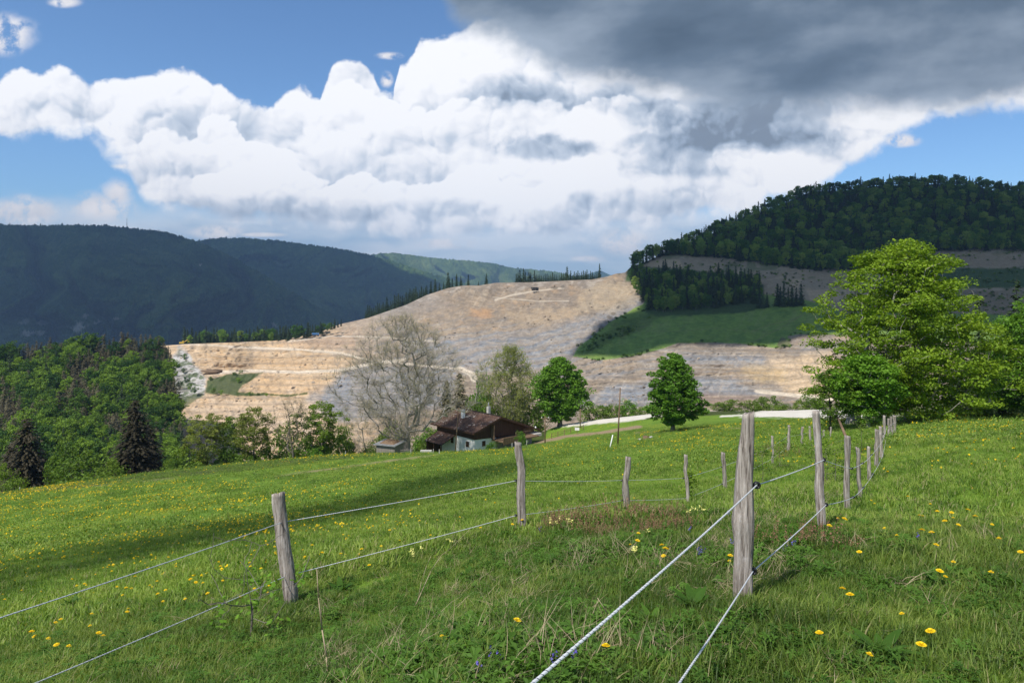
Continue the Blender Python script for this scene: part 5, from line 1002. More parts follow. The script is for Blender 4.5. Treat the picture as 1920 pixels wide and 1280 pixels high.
def insulator(parent, pl, rp, big=1.0):
    """black ring insulator screwed into the post side; rp = rope point in the post's frame"""
    rp = np.array(rp); b = MB(); side = np.array([pl[0]-rp[0], pl[1]-rp[1], 0]); L = np.linalg.norm(side); side = side/L; b.bar(rp+side*.016, rp+side*L, .006*big, 8); b.bar(rp+side*.03, rp+side*.042, .013*big, 10)
    R_, r_ = .016*big, .0075*big; V = []; F = []; n, k = 16, 8; ax = np.cross(side, [0,0,1.])
    for i in range(n):
        th = 2*math.pi*i/n; c = rp+(side*math.cos(th)+np.array([0,0,1.])*math.sin(th))*R_; dr_ = side*math.cos(th)+np.array([0,0,1.])*math.sin(th)
        for j in range(k): ph = 2*math.pi*j/k; V.append(c+dr_*math.cos(ph)*r_+ax*math.sin(ph)*r_*2.0)
    for i in range(n):
        for j in range(k): F.append((i*k+j, ((i+1) % n)*k+j, ((i+1) % n)*k+(j+1) % k, i*k+(j+1) % k))
    b.add(V, F); return b.build('insulator', BLACK, parent, smooth=True)
def fence_post(label, pxb, d, pytop, pxt, w, seed, ropes=(), prof=None, depth=.8):
    loc = spot(pxb, d); h = hgt(loc, pytop); s = d/FPX; dx = (pxt-pxb)*s; rs = np.random.default_rng(seed)
    if prof is None:
        fs = np.linspace(0, 1, 7); prof = [(f, dx*f+rs.normal()*w*s*.10*(0 < f < 1), w*s*.5*(1+rs.normal()*.08-.12*f+.08*(f < .1)), w*s*.5*depth*(1+rs.normal()*.08)) for f in fs]
    else: prof = [(f, (c-pxb)*s, ww*s*.5, ww*s*.5*depth) for f, c, ww in prof]
    ob = link('fence_post', post_mesh(h, prof, seed, n=46 if d < 12 else 22, k=22 if d < 12 else 12)); ob.location = loc; tag(ob, label, 'fence post')
    for px, py in ropes:
        rp = np.array(W(px, py, d))-np.array(loc); cx = float(np.interp(rp[2]/h, [q[0] for q in prof], [q[1] for q in prof])); insulator(ob, (cx, 0, 0), rp+[0, -.0, 0], 1.0 if d > 5 else 1.15)
    return ob
# left fence (posts nearest first), then right fence
fence_post('weathered leaning fence post nearest at lower left', 546, 8.1, 924, 521, 27, 601, [(531,978),(537,1079)], [(0,546,22),(.12,545,25),(.3,541,27),(.5,535,25),(.7,529,24),(.85,525,25),(1,522,27)], .85)
fence_post('fence post in front of the farmhouse, bent near its top', 978, 10.4, 830, 976, 16, 602, [(967,901),(967,966)], [(0,979,16),(.2,978,17),(.45,977,17),(.7,978,15),(.82,975,15),(.92,972,14),(1,971,13)])
fence_post('pale fence post in the patch of reddish weeds', 1174, 15.1, 856, 1178, 14, 603, [(1166,900),(1165,938)], [(0,1173,13),(.2,1174,13),(.42,1172,14),(.55,1172,12),(.8,1177,12),(1,1178,12)])
fence_post('slim pale fence post left of the thickest post, leafy at its foot', 1288, 18.5, 852, 1285, 8, 604, [(1281,896)]); fence_post('slim white fence post just left of the thickest post', 1360, 23, 848, 1356, 8, 605, [(1352,875),(1353,907)])
for px, d, top, pt, w, l in [(1449,30,817,1448,5,'thin far fence post first right of the thickest post'),(1479,34,797,1479,6,'far fence post second right of the thickest post'),(1503,40,800,1505,4.5,'far fence post third right of the thickest post'),(1519,47,799,1518,4,'thin far fence post left beside the tall slender post'),(1544,52,806,1545,4,'tiny far fence post among scrub right of the tall slender post'),(1558,50,800,1558,3.5,'tiny far fence post nearest the leaning support stick')]:
    fence_post(l, px, d, top, pt, w, int(px), [(px-w*.5-1, top+(18 if d < 36 else 14))] if d < 45 else [])
fence_post('thickest grey fence post in front with two black insulators', 1392, 4.7, 775, 1402, 36, 620, [(1419,909),(1412,1070)], [(0,1392,35),(.15,1391,36),(.3,1394,36),(.42,1392,41),(.52,1394,36),(.66,1395,31),(.8,1398,29),(.92,1401,24),(1,1402,22)], .8)
fence_post('tall slender twisted fence post second in the right-hand fence', 1541, 7.56, 770, 1530, 15, 621, [(1545,862),(1549,946)], [(0,1541,14),(.15,1539,15),(.35,1536,16),(.5,1537,15),(.65,1534,12),(.85,1532,13),(1,1530,13)])
fence_post('fence post third in the right-hand fence, with a stick leaning behind', 1588, 11.5, 817, 1589, 11, 622, [(1597,878),(1600,932)], [(0,1589,11),(.3,1587,10),(.6,1588,10),(.85,1589,12),(1,1589,11)])
fence_post('short brown round fence post fourth in the right-hand fence', 1613, 14.3, 839, 1608, 8.5, 623, [(1618,868),(1619,914)]); fence_post('short thin fence post fifth in the right-hand fence', 1630, 19, 837, 1629, 6.5, 624, [(1635,852),(1637,888)])
for px, d, top, pt, w, l in [(1643,22.6,805,1644,8,'dark-sided fence post sixth in the right-hand fence'),(1652,25,799,1651,7,'fence post seventh in the right-hand fence'),(1659,34,779,1658,6.5,'taller far fence post above the row of the right-hand fence'),(1667,39,784,1666,5,'far fence post ninth in the right-hand fence'),(1672,42,781,1671,4.5,'second last fence post of the right-hand fence'),(1677,45,779,1677,6,'last fence post of the right-hand fence, nearest the concrete pole')]:
    fence_post(l, px, d, top, pt, w, int(px)+1, [(px+4, top+14)])
q = spot(1587, 12.0); b = MB().bar(W(1586,818,12.2), W(1572,785,12.9), .028, 7, .02).build('stick', WOODL, smooth=True); tag(b, 'grey stick leaning behind the third post of the right-hand fence', 'stick')
fence_post('fence post out at the lower left, just beyond the photo edge', -300, 3.4, 1130, -305, 40, 640); 
m, t, p, o = mat_new('rope'); tc = t.nodes.new('ShaderNodeTexCoord'); s2 = t.nodes.new('ShaderNodeSeparateXYZ'); t.links.new(tc.outputs['UV'], s2.inputs[0]); u = E(s2.outputs[0]); vv_ = E(s2.outputs[1])
fr_ = E.op('FRACT', u*38.0+vv_); t.links.new(mixc(sstep(E.op('ABSOLUTE', fr_-.5), .40, .46), (.74,.75,.78), (.05,.055,.07)), p.inputs['Base Color']); p.inputs['Roughness'].default_value = .55; ROPE = m
def rope(label, pts, r=.0042, sag=.012):
    P = [np.array(W(*q)) for q in pts]; path = []
    for a, b in zip(P[:-1], P[1:]):
        L = np.linalg.norm(b-a); n = max(8, int(L/(.018 if a[1] < 9 else .12)))
        f = np.linspace(0, 1, n, endpoint=False); q = a+(b-a)*f[:, None]; q[:, 2] -= 4*f*(1-f)*sag*L*.25; path.append(q)
    path = np.vstack(path+[P[-1][None]]); s_ = np.concatenate([[0], np.cumsum(np.linalg.norm(np.diff(path, axis=0), axis=1))]); tg = np.gradient(path, axis=0); tg /= np.linalg.norm(tg, axis=1)[:, None]
    a = np.cross(tg, [0, 0, 1.]); a /= np.linalg.norm(a, axis=1)[:, None]; b = np.cross(a, tg); k = 9; n = len(path); an = np.arange(k+1)*2*np.pi/k
    rad = r*(1+.16*np.cos(3*an[None]-s_[:, None]*2*np.pi*38*1.0)*(path[:, 1:2] < 9)); V = path[:, None]+a[:, None]*(np.cos(an)*rad)[..., None]+b[:, None]*(np.sin(an)*rad)[..., None]
    F = grid_faces(n, k+1); U = np.stack([np.repeat(s_[:, None], k+1, 1), np.repeat((an/(2*np.pi))[None], n, 0)], -1).reshape(-1, 2)
    return tag(link('fence_rope', new_mesh('fence_rope', V.reshape(-1, 3), F, ROPE, True, uv=U[F.ravel()])), label, 'rope')
rope('upper white rope of the left-hand fence', [(-300,1255,3.4),(531,978,8.1),(967,901,10.4),(1166,900,15.1),(1281,896,18.5),(1352,875,23),(1446,838,30),(1476,818,34),(1502,814,40),(1516,810,47)])
rope('lower white rope of the left-hand fence', [(-300,1431,3.4),(537,1079,8.1),(967,966,10.4),(1165,938,15.1),(1284,934,18.5),(1353,907,23),(1447,860,30),(1476,838,34)])
rope('upper white rope of the right-hand fence, crossing the foreground', [(740,1490,1.05),(1000,1279,1.62),(1419,909,4.7),(1545,862,7.56),(1597,878,11.5),(1618,868,14.3),(1635,852,19),(1648,836,22.6),(1655,825,25),(1662,802,34),(1670,797,39),(1675,794,42),(1680,792,45)], .0044)
rope('lower white rope of the right-hand fence', [(1130,1480,1.5),(1274,1279,2.5),(1412,1070,4.7),(1549,946,7.56),(1600,932,11.5),(1619,914,14.3),(1637,888,19),(1650,866,22.6),(1656,850,25),(1662,818,34),(1670,810,39),(1676,805,42)], .0042)
# ------------------------------------------------------------------ grass, herbs and flowers
def grass_mat(name, c1, c2, c3, tip=(.20,.24,.06)):
    m, t, p, o = mat_new(name); g = t.nodes.new('ShaderNodeNewGeometry'); oi = t.nodes.new('ShaderNodeObjectInfo'); r = E(g.outputs['Random Per Island'])
    ps = g.outputs['Position']; big = noise(ps, .30, 3, .6); mid = noise(ps, 1.7, 3, .6)
    fac = ((big-.5)*1.8+(mid-.5)*1.9+(r-.5)*.6+(E(oi.outputs['Random'])-.5)*.35+.5).clamp()
    c = ramp(t, fac, [(.1, c1), (.5, c2), (.9, c3)]); c = mixc(sstep(r, .92, .95)*.8, c, (.36,.31,.16))
    t.links.new(c, p.inputs['Base Color']); p.inputs['Roughness'].default_value = .5; p.inputs['Specular IOR Level'].default_value = .3
    tr = t.nodes.new('ShaderNodeBsdfTranslucent'); t.links.new(mulc(t, c, (1.2,1.15,.5)), tr.inputs['Color']); mx = t.nodes.new('ShaderNodeMixShader'); mx.inputs[0].default_value = .38
    t.links.new(p.outputs[0], mx.inputs[1]); t.links.new(tr.outputs[0], mx.inputs[2]); t.links.new(mx.outputs[0], o.inputs['Surface']); return m
GR = grass_mat('grass_blades', (.055,.105,.014), (.135,.215,.030), (.270,.345,.070))
GRM = grass_mat('meadow_blades', (.090,.165,.022), (.200,.315,.042), (.335,.425,.085))
DRY = simple_mat('dry_stems', (.28,.21,.12), (.50,.41,.27), 8, .8, bs=0); REDM = simple_mat('reddish_sorrel', (.15,.075,.045), (.30,.17,.10), 14, .8, bs=0)
HERB = leaf_mat('herb_leaves', (.055,.130,.016), (.125,.250,.034), .38, 3, .3); YEL_P = simple_mat('yellow_petals', (.78,.50,.006), (.88,.66,.012), 30, .6, bs=0); PALE_P = simple_mat('pale_yellow_petals', (.74,.70,.16), (.84,.80,.30), 30, .6, bs=0)
BLUE_P = simple_mat('violet_petals', (.09,.07,.34), (.17,.13,.50), 30, .6, bs=0); STEM = simple_mat('flower_stem', (.10,.17,.03), (.17,.25,.05), 20, .7, bs=0)
def blades(n, rad, h0, h1, w, seed, lean=.45, segs=3):
    rs = np.random.default_rng(seed); a = rs.uniform(0, 6.283, n); r = rad*np.sqrt(rs.uniform(0, 1, n)); b = np.stack([r*np.cos(a), r*np.sin(a), np.zeros(n)-.012], 1)
    d = rs.normal(size=(n, 3)); d[:, 2] = 0; d /= np.linalg.norm(d, axis=1)[:, None]; h = rs.uniform(h0, h1, n); ln = lean*rs.uniform(.2, 1.3, n); side = np.stack([-d[:, 1], d[:, 0], d[:, 2]], 1)
    V = []; L = []
    for s in range(segs+1):
        f = s/segs; c = b+d*(h*ln*f*f)[:, None]; c[:, 2] += h*(f-.35*ln*f*f); ww = w*(1-f**1.6)*rs.uniform(.9, 1.1) if s < segs else w*.04; V.append(c-side*ww); V.append(c+side*ww)
    V = np.stack(V, 1).reshape(-1, 3); k = 2*(segs+1); i = np.arange(n)[:, None]*k; F = np.concatenate([np.stack([i[:, 0]+2*s, i[:, 0]+2*s+1, i[:, 0]+2*s+3, i[:, 0]+2*s+2], 1) for s in range(segs)]); return V, F
def herb(n, rad, h, ls, seed, stems=True):
    """low plant: lobed leaves on short stalks"""
    rs = np.random.default_rng(seed); V = []; F = []; o = 0
    for i in range(n):
        a = rs.uniform(0, 6.283); r = rad*math.sqrt(rs.uniform()); c = np.array([r*math.cos(a), r*math.sin(a), h*rs.uniform(.3, 1)*(1-.4*r/rad)]); lob = rs.integers(3, 6); t0 = rs.uniform(0, 6.283); tilt = rs.normal(size=2)*.35
        for k in range(lob):
            t_ = t0+k*2*math.pi/lob*.8; L = ls*rs.uniform(.7, 1.2); d = np.array([math.cos(t_), math.sin(t_), 0.]); d[2] = d[0]*tilt[0]+d[1]*tilt[1]; s = np.array([-d[1], d[0], 0])*L*.28
            V += [c, c+d*L*.55-s+[0, 0, .1*L], c+d*L+[0, 0, -.12*L], c+d*L*.55+s+[0, 0, .1*L]]; F.append((o, o+1, o+2, o+3)); o += 4
    return np.array(V), np.array(F)
def msh(name, parts, mat): V, F = merge(parts) if isinstance(parts, list) else parts; return new_mesh(name, V, F, mat)
tuftA = msh('tuft', blades(60, .13, .045, .13, .0028, 1), GR); tuftB = msh('tuft', blades(46, .11, .08, .20, .0030, 2, .6), GR); tuftC = msh('tuft', blades(42, .12, .04, .10, .0032, 3, .8), GR)
tuftM = msh('tuft', blades(70, .30, .04, .11, .0070, 4, .7, 2), GRM); tuftF = msh('tuft', blades(90, .8, .05, .13, .022, 5, .8, 2), GRM)
dryT = msh('tuft', blades(26, .12, .06, .24, .0016, 6, .9), DRY); herbA = msh('herb', herb(34, .12, .075, .026, 7), HERB); herbB = msh('herb', herb(26, .13, .11, .040, 8), HERB)
clover = msh('herb', herb(46, .14, .05, .018, 9), HERB)
def sorrel(seed):
    rs = np.random.default_rng(seed); P0 = []; P1 = []; C = []
    for i in range(16):
        b = rs.normal(size=3)*.09; b[2] = 0; e = b+[rs.normal()*.05, rs.normal()*.05, rs.uniform(.14, .36)]; P0.append(b); P1.append(e)
        for f in np.linspace(.45, 1, 12): C.append(b+(e-b)*f+rs.normal(size=3)*.008)
    tv, tf = tubes(P0, P1, np.full(16, .0018), np.full(16, .0012), 3); return merge([(tv, tf), orient_quads(np.array(C), .010, .7, rs)])
sorr = msh('sorrel', sorrel(10), REDM)
RG = np.random.default_rng(12)
def field(n, d0, d1, power=1.0, az=50, dens=None):
    n = int(n*1.2)
    """ground points in the view wedge between two distances; power<2 crowds them towards the viewer"""
    u = RG.uniform(0, 1, n); r = (d0**power+(d1**power-d0**power)*u)**(1/power); a = np.radians(RG.uniform(-az, az, n)); x = r*np.sin(a); y = r*np.cos(a)
    if dens is not None: k = RG.uniform(0, 1, n) < dens(x, y); x, y = x[k], y[k]
    return np.stack([x, y, H(x, y)], 1)
def slope_rot(P, t=.10): n = len(P); return np.stack([RG.normal(size=n)*t-.12, RG.normal(size=n)*t, RG.uniform(0, 6.28, n)], 1)
def offroad(x, y):
    px = 960+x/y*FPX; py = HOR-H(x, y)/y*FPX; m = np.ones(len(x))
    for pts, w in (([(520,893),(600,882),(700,868),(760,860),(800,855),(822,852)], 2), ([(1006,830),(1060,818),(1130,811),(1196,800)], 3)): m *= dline(px, py*3, [(a, b*3) for a, b in pts])/3 > w
    m *= (sdpoly(px, py, [(1350,781),(1400,775),(1450,766),(1500,757),(1560,750),(1700,752),(1700,792),(1560,788),(1480,783),(1400,781)]) < 0)*(sdpoly(px, py, [(1030,801),(1060,790),(1120,784),(1180,776),(1225,770),(1240,780),(1180,790),(1120,795),(1060,800)]) < 0)
    return m
def rough(x, y):      # the ungrazed strip between the two fences
    px = 960+x/y*FPX; py = HOR-H(x, y)/y*FPX
    return np.clip(ss(sdpoly(px, py, [(560,1500),(600,1160),(800,1060),(960,985),(1100,960),(1350,945),(1450,900),(1500,820),(1560,800),(1600,810),(1640,860),(1560,1000),(1480,1110),(1300,1500)]), -25, 25)+.12, 0, 1)
def scat(name, label, P, src, s0, s1, vz=(.8, 1.3), t=.10):
    n = len(P); s = RG.uniform(s0, s1, n); clump = .75+.6*(fbm(P[:, 0]*.8, P[:, 1]*.8, 70, 3)+.5); s = s*np.clip(clump, .6, 1.5)
    return instancer(name, label, P, slope_rot(P, t), np.stack([s, s, s*RG.uniform(*vz, n)], 1), src)
scat('grass', 'fine green grass close to the viewer', field(6500, 1.6, 11, 1.3), tuftA, .7, 1.2, (.55, .95))
scat('grass', 'longer arching grass close to the viewer', field(3000, 1.6, 12, 1.3, dens=lambda x, y: np.clip(.45+rough(x, y)*.6, 0, 1)), tuftB, .5, 1.1, (.45, .95))
scat('grass', 'short flattened grass close to the viewer', field(4500, 1.6, 12, 1.3), tuftC, .7, 1.4)
scat('grass', 'grass of the meadow in the middle distance', field(15000, 9, 42, 1.45, dens=offroad), tuftM, .7, 1.4, (.7, 1.25))
scat('grass', 'grass of the far meadow', field(16000, 34, 128, 1.5, dens=offroad), tuftF, .7, 1.3, (.6, 1.1))
scat('dry_grass', 'dead straw-coloured grass in the rough strip between the fences', field(8000, 2, 24, 1.3, dens=lambda x, y: rough(x, y)*np.clip(.30+fbm(x/.7, y/.7, 33, 3)*2.4, .08, 1)), dryT, .6, 1.2, (.5, 1.1), .4)
scat('low_herbs', 'low lobed herb leaves in the foreground grass', field(3000, 1.8, 12, 1.3, dens=lambda x, y: np.clip(rough(x, y)*.8+.15, 0, 1)*np.clip(.5+fbm(x/.9, y/.9, 34, 3)*2, 0, 1)), herbA, .6, 1.3)
scat('low_herbs', 'broader herb leaves in the rough foreground strip', field(1500, 2.0, 13, 1.3, dens=lambda x, y: rough(x, y)*np.clip(.4+fbm(x/1.2, y/1.2, 36, 3)*2.5, 0, 1)), herbB, .5, 1.05)
scat('clover', 'tiny clover leaves carpeting the foreground', field(2600, 1.8, 10, 1.3, dens=lambda x, y: np.clip(.4+fbm(x/1.1, y/1.1, 35, 3)*2.5, 0, 1)), clover, .7, 1.4)
def gpoints(poly, n, seed, step=1):
    rs = np.random.default_rng(seed); q = np.array(poly); out = []
    while len(out) < n:
        px = rs.uniform(q[:, 0].min(), q[:, 0].max()); py = rs.uniform(q[:, 1].min(), q[:, 1].max())
        if sdpoly(np.array([px]), np.array([py]), poly)[0] > 0: d = hit(px, py); out.append(((px-960)/FPX*d, d, Hs((px-960)/FPX*d, d)))
    return np.array(out)
P = gpoints([(960,985),(1010,965),(1100,955),(1240,955),(1300,975),(1290,1000),(1200,1005),(1100,1010),(1020,1008)], 95, 3); scat('sorrel', 'patch of rusty red sorrel stems around the pale post', P, sorr, .6, 1.0, (.45, .85))
P = gpoints([(1380,855),(1440,862),(1500,856),(1490,840),(1430,846)], 25, 5); scat('sorrel', 'small rusty patch of sorrel by the far left-hand fence', P, sorr, 1., 1.5, (.5, 1.))
P = gpoints([(1390,1010),(1600,1000),(1560,1060),(1440,1075)], 7, 6); scat('sorrel', 'sparse brown seed stems between the front posts', P, sorr, .6, 1.0, (.6, 1.1))
# dandelions: flower head of ray petals on a stem
def flower_parts(seed, R=.021, h=.09, layers=3, petals=20):
    rs = np.random.default_rng(seed); V = []; F = []; o = 0
    for l in range(layers):
        rr_ = R*(1-.26*l); zz = h+.0015*l
        for i in range(petals): a = (i+.5*l)*2*math.pi/petals; w = 2.6/petals*rr_; d = np.array([math.cos(a), math.sin(a), 0]); s = np.array([-d[1], d[0], 0])*w; V += [d*.002+[0,0,zz], d*rr_*.7-s+[0,0,zz+.002+.0015*l], d*rr_+[0,0,zz+.002*l], d*rr_*.7+s+[0,0,zz+.002+.0015*l]]; F.append((o,o+1,o+2,o+3)); o += 4
    lean = rs.normal(size=2)*.01
    sv, sf = tubes([(lean[0],lean[1],-.02),(0,0,h*.5)], [(0,0,h*.5),(0,0,h)], np.array([.0022,.002]), np.array([.002,.0018]), 5)
    return new_mesh('petals', np.array(V), np.array(F), YEL_P), new_mesh('stem', sv, sf, STEM)
fl = [flower_parts(1), flower_parts(2, .017, .07), flower_parts(3, .023, .12)]
def zoomed(pts): return [(1240+x/2.372, 740+y/2.372) for x, y in pts]
near_fl = zoomed([(1158,590),(1166,578),(1230,580),(1290,575),(1300,588),(1348,588),(1400,605),(1465,617),(1278,640),(1310,633),(1050,675),(1155,695),(1215,688),(1505,700),(1208,750),(1605,762),(1265,880),(1220,888),(1468,863),(1085,1043),(852,1015),(718,1167),(905,1235),(1155,1260),(1225,1168),(783,588),(790,628),(740,645),(1000,640),(892,780),(925,500),(945,515),(1100,505),(1202,522),(1445,305),(1475,338),(1515,318),(1595,340),(1450,320),(1300,803),(806,975),(305,787),(20,770),(12,785)])
near_fl += [(700+x/2.667, 800+y/2.667) for x, y in [(1320,590),(1290,640),(1310,655),(1465,715),(1068,1055),(685,1105),(328,1148),(1778,722),(715,508),(750,512),(770,472),(690,540),(540,545),(835,355),(885,415),(805,398),(1385,555),(1455,690),(1160,1232),(410,488),(430,500),(320,490),(270,500),(160,520),(180,465),(130,600)]]
near_fl += [(x/2.526, 860+y/2.526) for x, y in [(290,820),(425,790),(437,835),(250,838),(183,893),(222,905),(138,908),(278,945),(315,955),(455,915),(480,905),(610,752),(595,795),(885,708),(775,715),(600,668),(610,662),(590,672),(708,652),(790,662),(437,660),(400,640),(552,635),(1265,645),(1145,540),(1190,550),(1262,522),(1255,415),(1405,345),(1440,500),(1450,505),(1720,478),(1700,490),(1620,500),(1810,455),(1100,425),(1215,480),(1205,500),(640,480),(650,490),(625,470),(490,535),(500,545),(530,560),(300,490),(70,605),(130,580),(100,645),(20,710),(10,670)]]
rs = np.random.default_rng(44)
for cx, cy, sx, sy, n in ((620,990,95,32,60),(520,1010,60,25,28),(330,1075,120,35,28),(250,1060,60,18,16),(690,975,70,22,26)): near_fl += [(rs.normal(cx, sx), rs.normal(cy, sy)) for _ in range(n)]
protos = []
cl_ = lambda px: 'left of the leaning post' if px < 520 else ('between the leaning post and the bent one' if px < 980 else ('near the thickest post, between the fences' if px < 1480 else 'on the grass right of the right-hand fence'))
near_fl = [q for q in near_fl if 0 < q[0] < 1920 and 900 < q[1] < 1278][:290]
for i, (px, py) in enumerate(near_fl):
    d = hit(px, py); x = (px-960)/FPX*d; k = i % 3; s = (1.25 if d > 6 else 1.05)*random.uniform(.85, 1.2)
    if i < 3: e = empty('dandelion', (0,0,0)); link('petals', fl[k][0], e); link('stem', fl[k][1], e); protos.append(e)
    else: e = copy_tree(protos[k])
    tag(e, 'yellow dandelion flower '+cl_(px), 'dandelion', 'dandelions '+cl_(px)); e.location = (x, d, Hs(x, d)+.01); e.scale = (s, s, s*1.1); e.rotation_euler = (random.uniform(-.35,.1)+.15, random.uniform(-.3,.3), random.uniform(0,6))
fsrc = msh('dandelion_far', orient_quads(np.array([[0,0,.13],[0,0,.135],[.03,.02,.12]]), .034, .9, np.random.default_rng(3), 1.5), YEL_P)
def dens_f(x, y):
    px = 960+x/y*FPX; py = HOR-H(x, y)/y*FPX
    left = ss(700-px, -200, 250)*ss(py, 890, 925)*ss(-py, -1130, -1010)*.8; right = ss(px, 1620, 1750)*ss(-py, -870, -815)*.38; mid = .13*ss(-py, -910, -860); n = fbm(x/6, y/6, 88, 3)*1.2+fbm(x/1.5, y/1.5, 89, 2)*.8
    far_ = ss(sdpoly(px, py, [(1170,830),(1250,812),(1420,815),(1480,825),(1400,850),(1200,850)]), -10, 10)*.16
    return np.clip((left+right+mid+far_)*(.55+n*1.6), 0.01, 1)*offroad(x, y)
P = field(44000, 13, 115, 1.7, dens=dens_f); s = RG.uniform(.7, 1.3, len(P))*np.interp(P[:, 1], [13, 40, 110], [.9, 1.3, 2.2]); instancer('dandelion_field', 'countless yellow dandelions dotted over the meadow', P, slope_rot(P), np.stack([s, s, s*.8], 1), fsrc)
# cowslips and small violet flowers
def cowslip():
    rs = np.random.default_rng(8); C = np.array([[rs.normal()*.014, rs.normal()*.014, .15+rs.uniform(-.02,.02)] for _ in range(14)]); return new_mesh('petals', *orient_quads(C, .011, .8, rs, .4), PALE_P), new_mesh('stem', *tubes([(0,0,-.02)], [(0,0,.15)], np.array([.002]), np.array([.0015]), 5), STEM)
def violet():
    rs = np.random.default_rng(9); C = np.array([[rs.normal()*.007, rs.normal()*.007, .06+.045*i/16] for i in range(16)]); return new_mesh('petals', *orient_quads(C, .007, .8, rs, .1), BLUE_P), new_mesh('stem', *tubes([(0,0,-.02)], [(0,0,.1)], np.array([.0018]), np.array([.0012]), 5), STEM)
for fn, nm, lab, pts, sc_ in ((cowslip, 'cowslip', 'pale yellow cowslip', [(1035,982),(1040,986),(1046,980),(1052,984),(1064,982),(1068,986),(1030,988),(1300,962),(1306,966),(1312,958),(1318,964),(1294,968),(770,1040),(776,1046),(768,1052),(790,1038),(842,1024),(838,1020),(1188,1042),(1194,1046),(1215,1010)], .95), (violet, 'violet_flower', 'small violet-blue flower spike', [(1310,1040),(1316,1044),(1292,1000),(1308,1048),(1370,1022),(1368,968),(1485,1028),(1470,1040),(1480,1026),(922,1253),(938,1254),(890,1276),(1076,1256),(1050,1264),(1014,997),(1716,1013)], 1.3)):
    pt = None
    for i, (px, py) in enumerate(pts):
        d = hit(px, py+10); x = (px-960)/FPX*d
        if pt is None: a, b = fn(); e = pt = empty(nm, (0,0,0)); link('petals', a, e); link('stem', b, e)
        else: e = copy_tree(pt)
        e.location = (x, d, Hs(x, d)); e.scale = (sc_,)*3; e.rotation_euler = (random.uniform(-.2,.2), random.uniform(-.2,.2), i); tag(e, lab+' in the rough grass between the fences', 'flower', lab+'s between the fences')
# dry stalks
def stalk(label, pts, r=.004):
    b = MB()
    for i, (p0, p1) in enumerate(zip(pts[:-1], pts[1:])): b.bar(W(*p0), W(*p1), r*(1-i*.15), 5, r*(1-(i+1)*.15))
    return tag(b.build('dry_stalk', DRY, smooth=True), label, 'stalk')
d = hit(614, 1275); stalk('straight dry stalk standing at the bottom below the leaning post', [(615,1290,d),(612,1230,d),(604,1180,d+.05),(597,1120,d+.05),(594,1066,d+.1)], .0065)
d = hit(772, 1150); stalk('thin curving dry stalk in the middle of the foreground', [(772,1150,d),(790,1110,d),(808,1070,d+.1),(828,1040,d+.1),(842,1030,d+.2),(880,992,d+.2)], .005)
stalk('short dry stalk beside the curving one', [(783,1128,d),(790,1090,d),(800,1060,d),(808,1042,d)], .003); d = hit(1190, 1195); stalk('dry stalk crossing under the front rope', [(1190,1200,d),(1165,1180,d),(1140,1150,d-.1),(1120,1120,d-.1)], .0035); stalk('dry bent stalk right of the front rope', [(1215,1225,d),(1190,1180,d),(1180,1160,d)], .003)
# leafy saplings
def sapling(label, px, pyb, h, w, n, seed, leafm, dead=False, ls=.03):
    d = hit(px, pyb); x = (px-960)/FPX*d; rs = np.random.default_rng(seed); tips = np.array([(rs.normal()*w*.4, rs.normal()*w*.4, h*rs.uniform(.25, 1)) for _ in range(n)]); S = grow(tips, h, h*.7, .010, rs, wig=.03, minr=.0025); tv, tf = tubes(*S, k=5)
    C = np.concatenate([p+rs.normal(size=(16, 3))*.055 for p in tips if not (dead and p[2] > h*.55)]); lv, lf = orient_quads(C, ls, .62, rs, .8)
    return tree2('sapling', [new_mesh('trunk', tv, tf, M['bark']), new_mesh('crown', lv, lf, leafm)], (x, d, Hs(x, d)), label, 'sapling')
sapling('little leafy sapling with bare upper twigs left of the leaning post', 470, 1205, 1.0, .95, 30, 71, M['fresh'], True, .026)
for px, py, h, w, l in [(1566,905,1.5,.8,'scrubby sapling behind the slender post'),(1430,905,1.3,.45,'pale-leaved sapling right of the thickest post'),(1462,880,1.2,.7,'pale bushy sapling near the far posts'),(1615,850,1.8,.6,'light green sapling near the far end of the right-hand fence'),(1530,860,1.2,.8,'yellowish scrub sapling between the fences'),(1550,905,1.2,.9,'low tangled scrub sapling left of the third right-hand post'),(1290,945,.9,.22,'creeper climbing the slim post'),(1410,800,1.8,1.0,'small sapling on the grass before the white road')]:
    sapling(l, px, py, h, w, 26, int(px), M['bush'] if int(px) % 3 else M['yellowgreen'], False, .035)
def rosette(label, px, py, s, seed, n=14, up=.7):
    d = hit(px, py); x = (px-960)/FPX*d; rs = np.random.default_rng(seed); V = []; F = []; o = 0
    for i in range(n):
        a = rs.uniform(0, 6.28); e = rs.uniform(.4, 1.2)*up+.15; dv = np.array([math.cos(a)*math.cos(e), math.sin(a)*math.cos(e), math.sin(e)]); sd = np.array([-math.sin(a), math.cos(a), 0]); L = s*rs.uniform(.7, 1.1)
        for k in range(5):
            f = k/4; c = dv*L*f; c[2] -= L*f*f*.25; w = L*.13*math.sin(math.pi*min(1, f*.92+.08)); V += [c-sd*w, c+sd*w]
            if k: F.append((o+2*k-2, o+2*k-1, o+2*k+1, o+2*k))
        o += 10
    ob = link('leafy_plant', new_mesh('leafy_plant', np.array(V), np.array(F), HERB, True)); ob.location = (x, d, Hs(x, d)); tag(ob, label, 'plant')
rosette('dark upright leafy plant alone in the grass at lower left', 135, 1142, .26, 1, 16, 1.1)
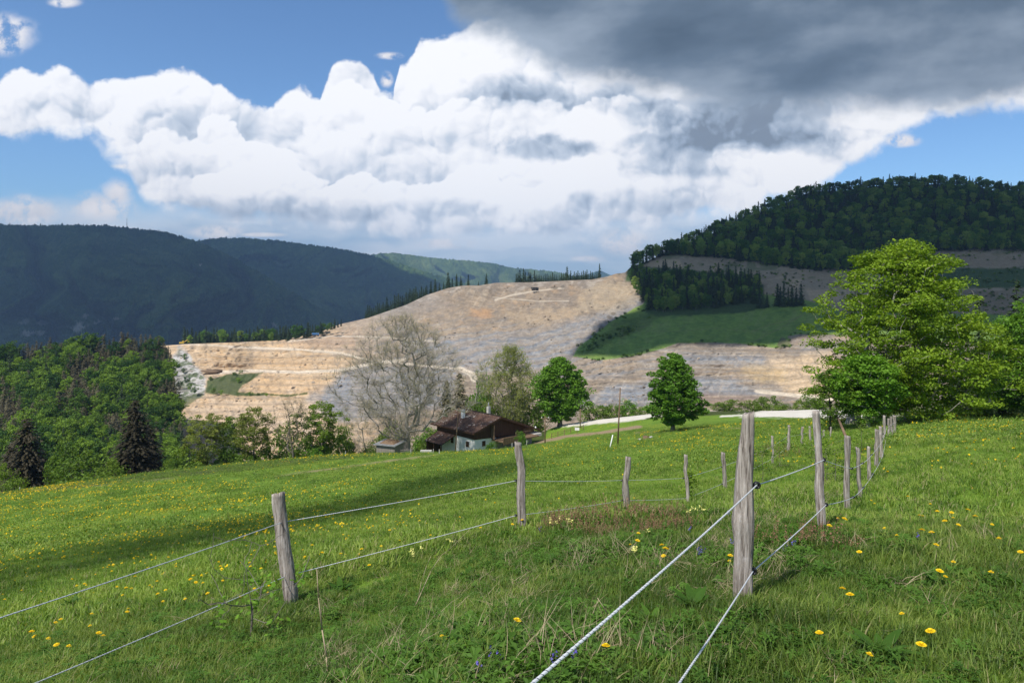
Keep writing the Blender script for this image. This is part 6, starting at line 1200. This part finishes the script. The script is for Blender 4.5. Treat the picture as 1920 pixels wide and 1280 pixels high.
for i, (px, py, s, l) in enumerate([(1075,1030,.24,'tall leafy clump below the sorrel patch, left'),(1210,1030,.24,'leafy yellow-flowered clump below the pale post'),(1225,1170,.20,'divided leafy plant right of the front rope'),(1300,1140,.22,'leafy plant left of the thickest post foot'),(1650,1230,.22,'broad-leaved plant at the bottom right'),(1010,1220,.2,'broad leaf plant near the front rope end'),(880,1085,.2,'leafy plant in the middle of the foreground'),(640,1110,.26,'leafy clump right of the leaning post'),(1240,1080,.2,'small leafy plant under the front rope'),(1120,1190,.18,'leafy plant crossed by the front rope'),(770,1235,.16,'small rosette at the bottom left of the middle'),(1800,1090,.18,'rosette in the right-hand grass')]): rosette(l, px, py, s, 20+i)

# ------------------------------------------------------------------ rubble on the quarry benches, scrub on the old slopes
qv = np.empty(len(qo.data.vertices)*3, np.float32); qo.data.vertices.foreach_get('co', qv); qv = qv.reshape(-1, 3); qpx = 960+qv[:, 0]/qv[:, 1]*FPX; qpy = HOR-qv[:, 2]/qv[:, 1]*FPX
qok = (qpy > qtop(qpx)+2) & (qpy < qbot(qpx)-60); qsel = RG.permutation(np.where(qok)[0]); vg = qveg(qpx[qsel], qpy[qsel])
clus = fbm(qpx[qsel]/34., qpy[qsel]/7., 90, 4); r_ = RG.uniform(0, 1, len(qsel))
rock_i = qsel[(vg < .1) & (clus > .16) & (r_ < .05)][:2200]
v_, f_ = rockmesh(77, 1.0); F_ = np.array(f_); rme = new_mesh('rubble', np.array(v_), F_, ROCK)
rme.attributes.new('col', 'FLOAT_COLOR', 'POINT').data.foreach_set('color', np.tile([.38, .31, .24, 1], len(v_)).astype(np.float32))
s = np.clip(RG.lognormal(-.8, .5, len(rock_i)), .2, 1.6); instancer('rubble', 'broken rock strewn along the quarry benches', qv[rock_i], np.stack([RG.uniform(0, 6, len(rock_i))]*3, 1)*[.1, .1, 1], np.stack([s*1.3, s, s*.8], 1), rme)
brd = np.abs(sdpoly(qpx[qsel], qpy[qsel], GREEN)) < 2.2; sl_ = sdpoly(qpx[qsel], qpy[qsel], [(1200,500),(1260,480),(1450,492),(1640,502),(1740,470),(2100,468),(2100,590),(1640,585),(1548,570),(1440,545),(1222,520)]) > 0
n_ = fbm(qpx[qsel]/25., qpy[qsel]/8., 91, 3); gcl = (sdpoly(qpx[qsel], qpy[qsel], [(1075,668),(1150,600),(1210,575),(1260,590),(1130,650)]) > 0)
sc_i = np.concatenate([qsel[brd & (n_ > -.05) & (r_ < .05)][:260], qsel[sl_ & (n_ > .0) & (r_ < .045)][:900], qsel[gcl & (n_ > .05) & (r_ < .05)][:200]])
s = RG.uniform(.25, .85, len(sc_i)); instancer('hillside_scrub', 'low scrub dotted over the cleared slopes and the edge of the green knoll', qv[sc_i], np.stack([s*0, s*0, RG.uniform(0, 6, len(s))], 1), np.stack([s*1.2, s*1.2, s*.8], 1), shr)
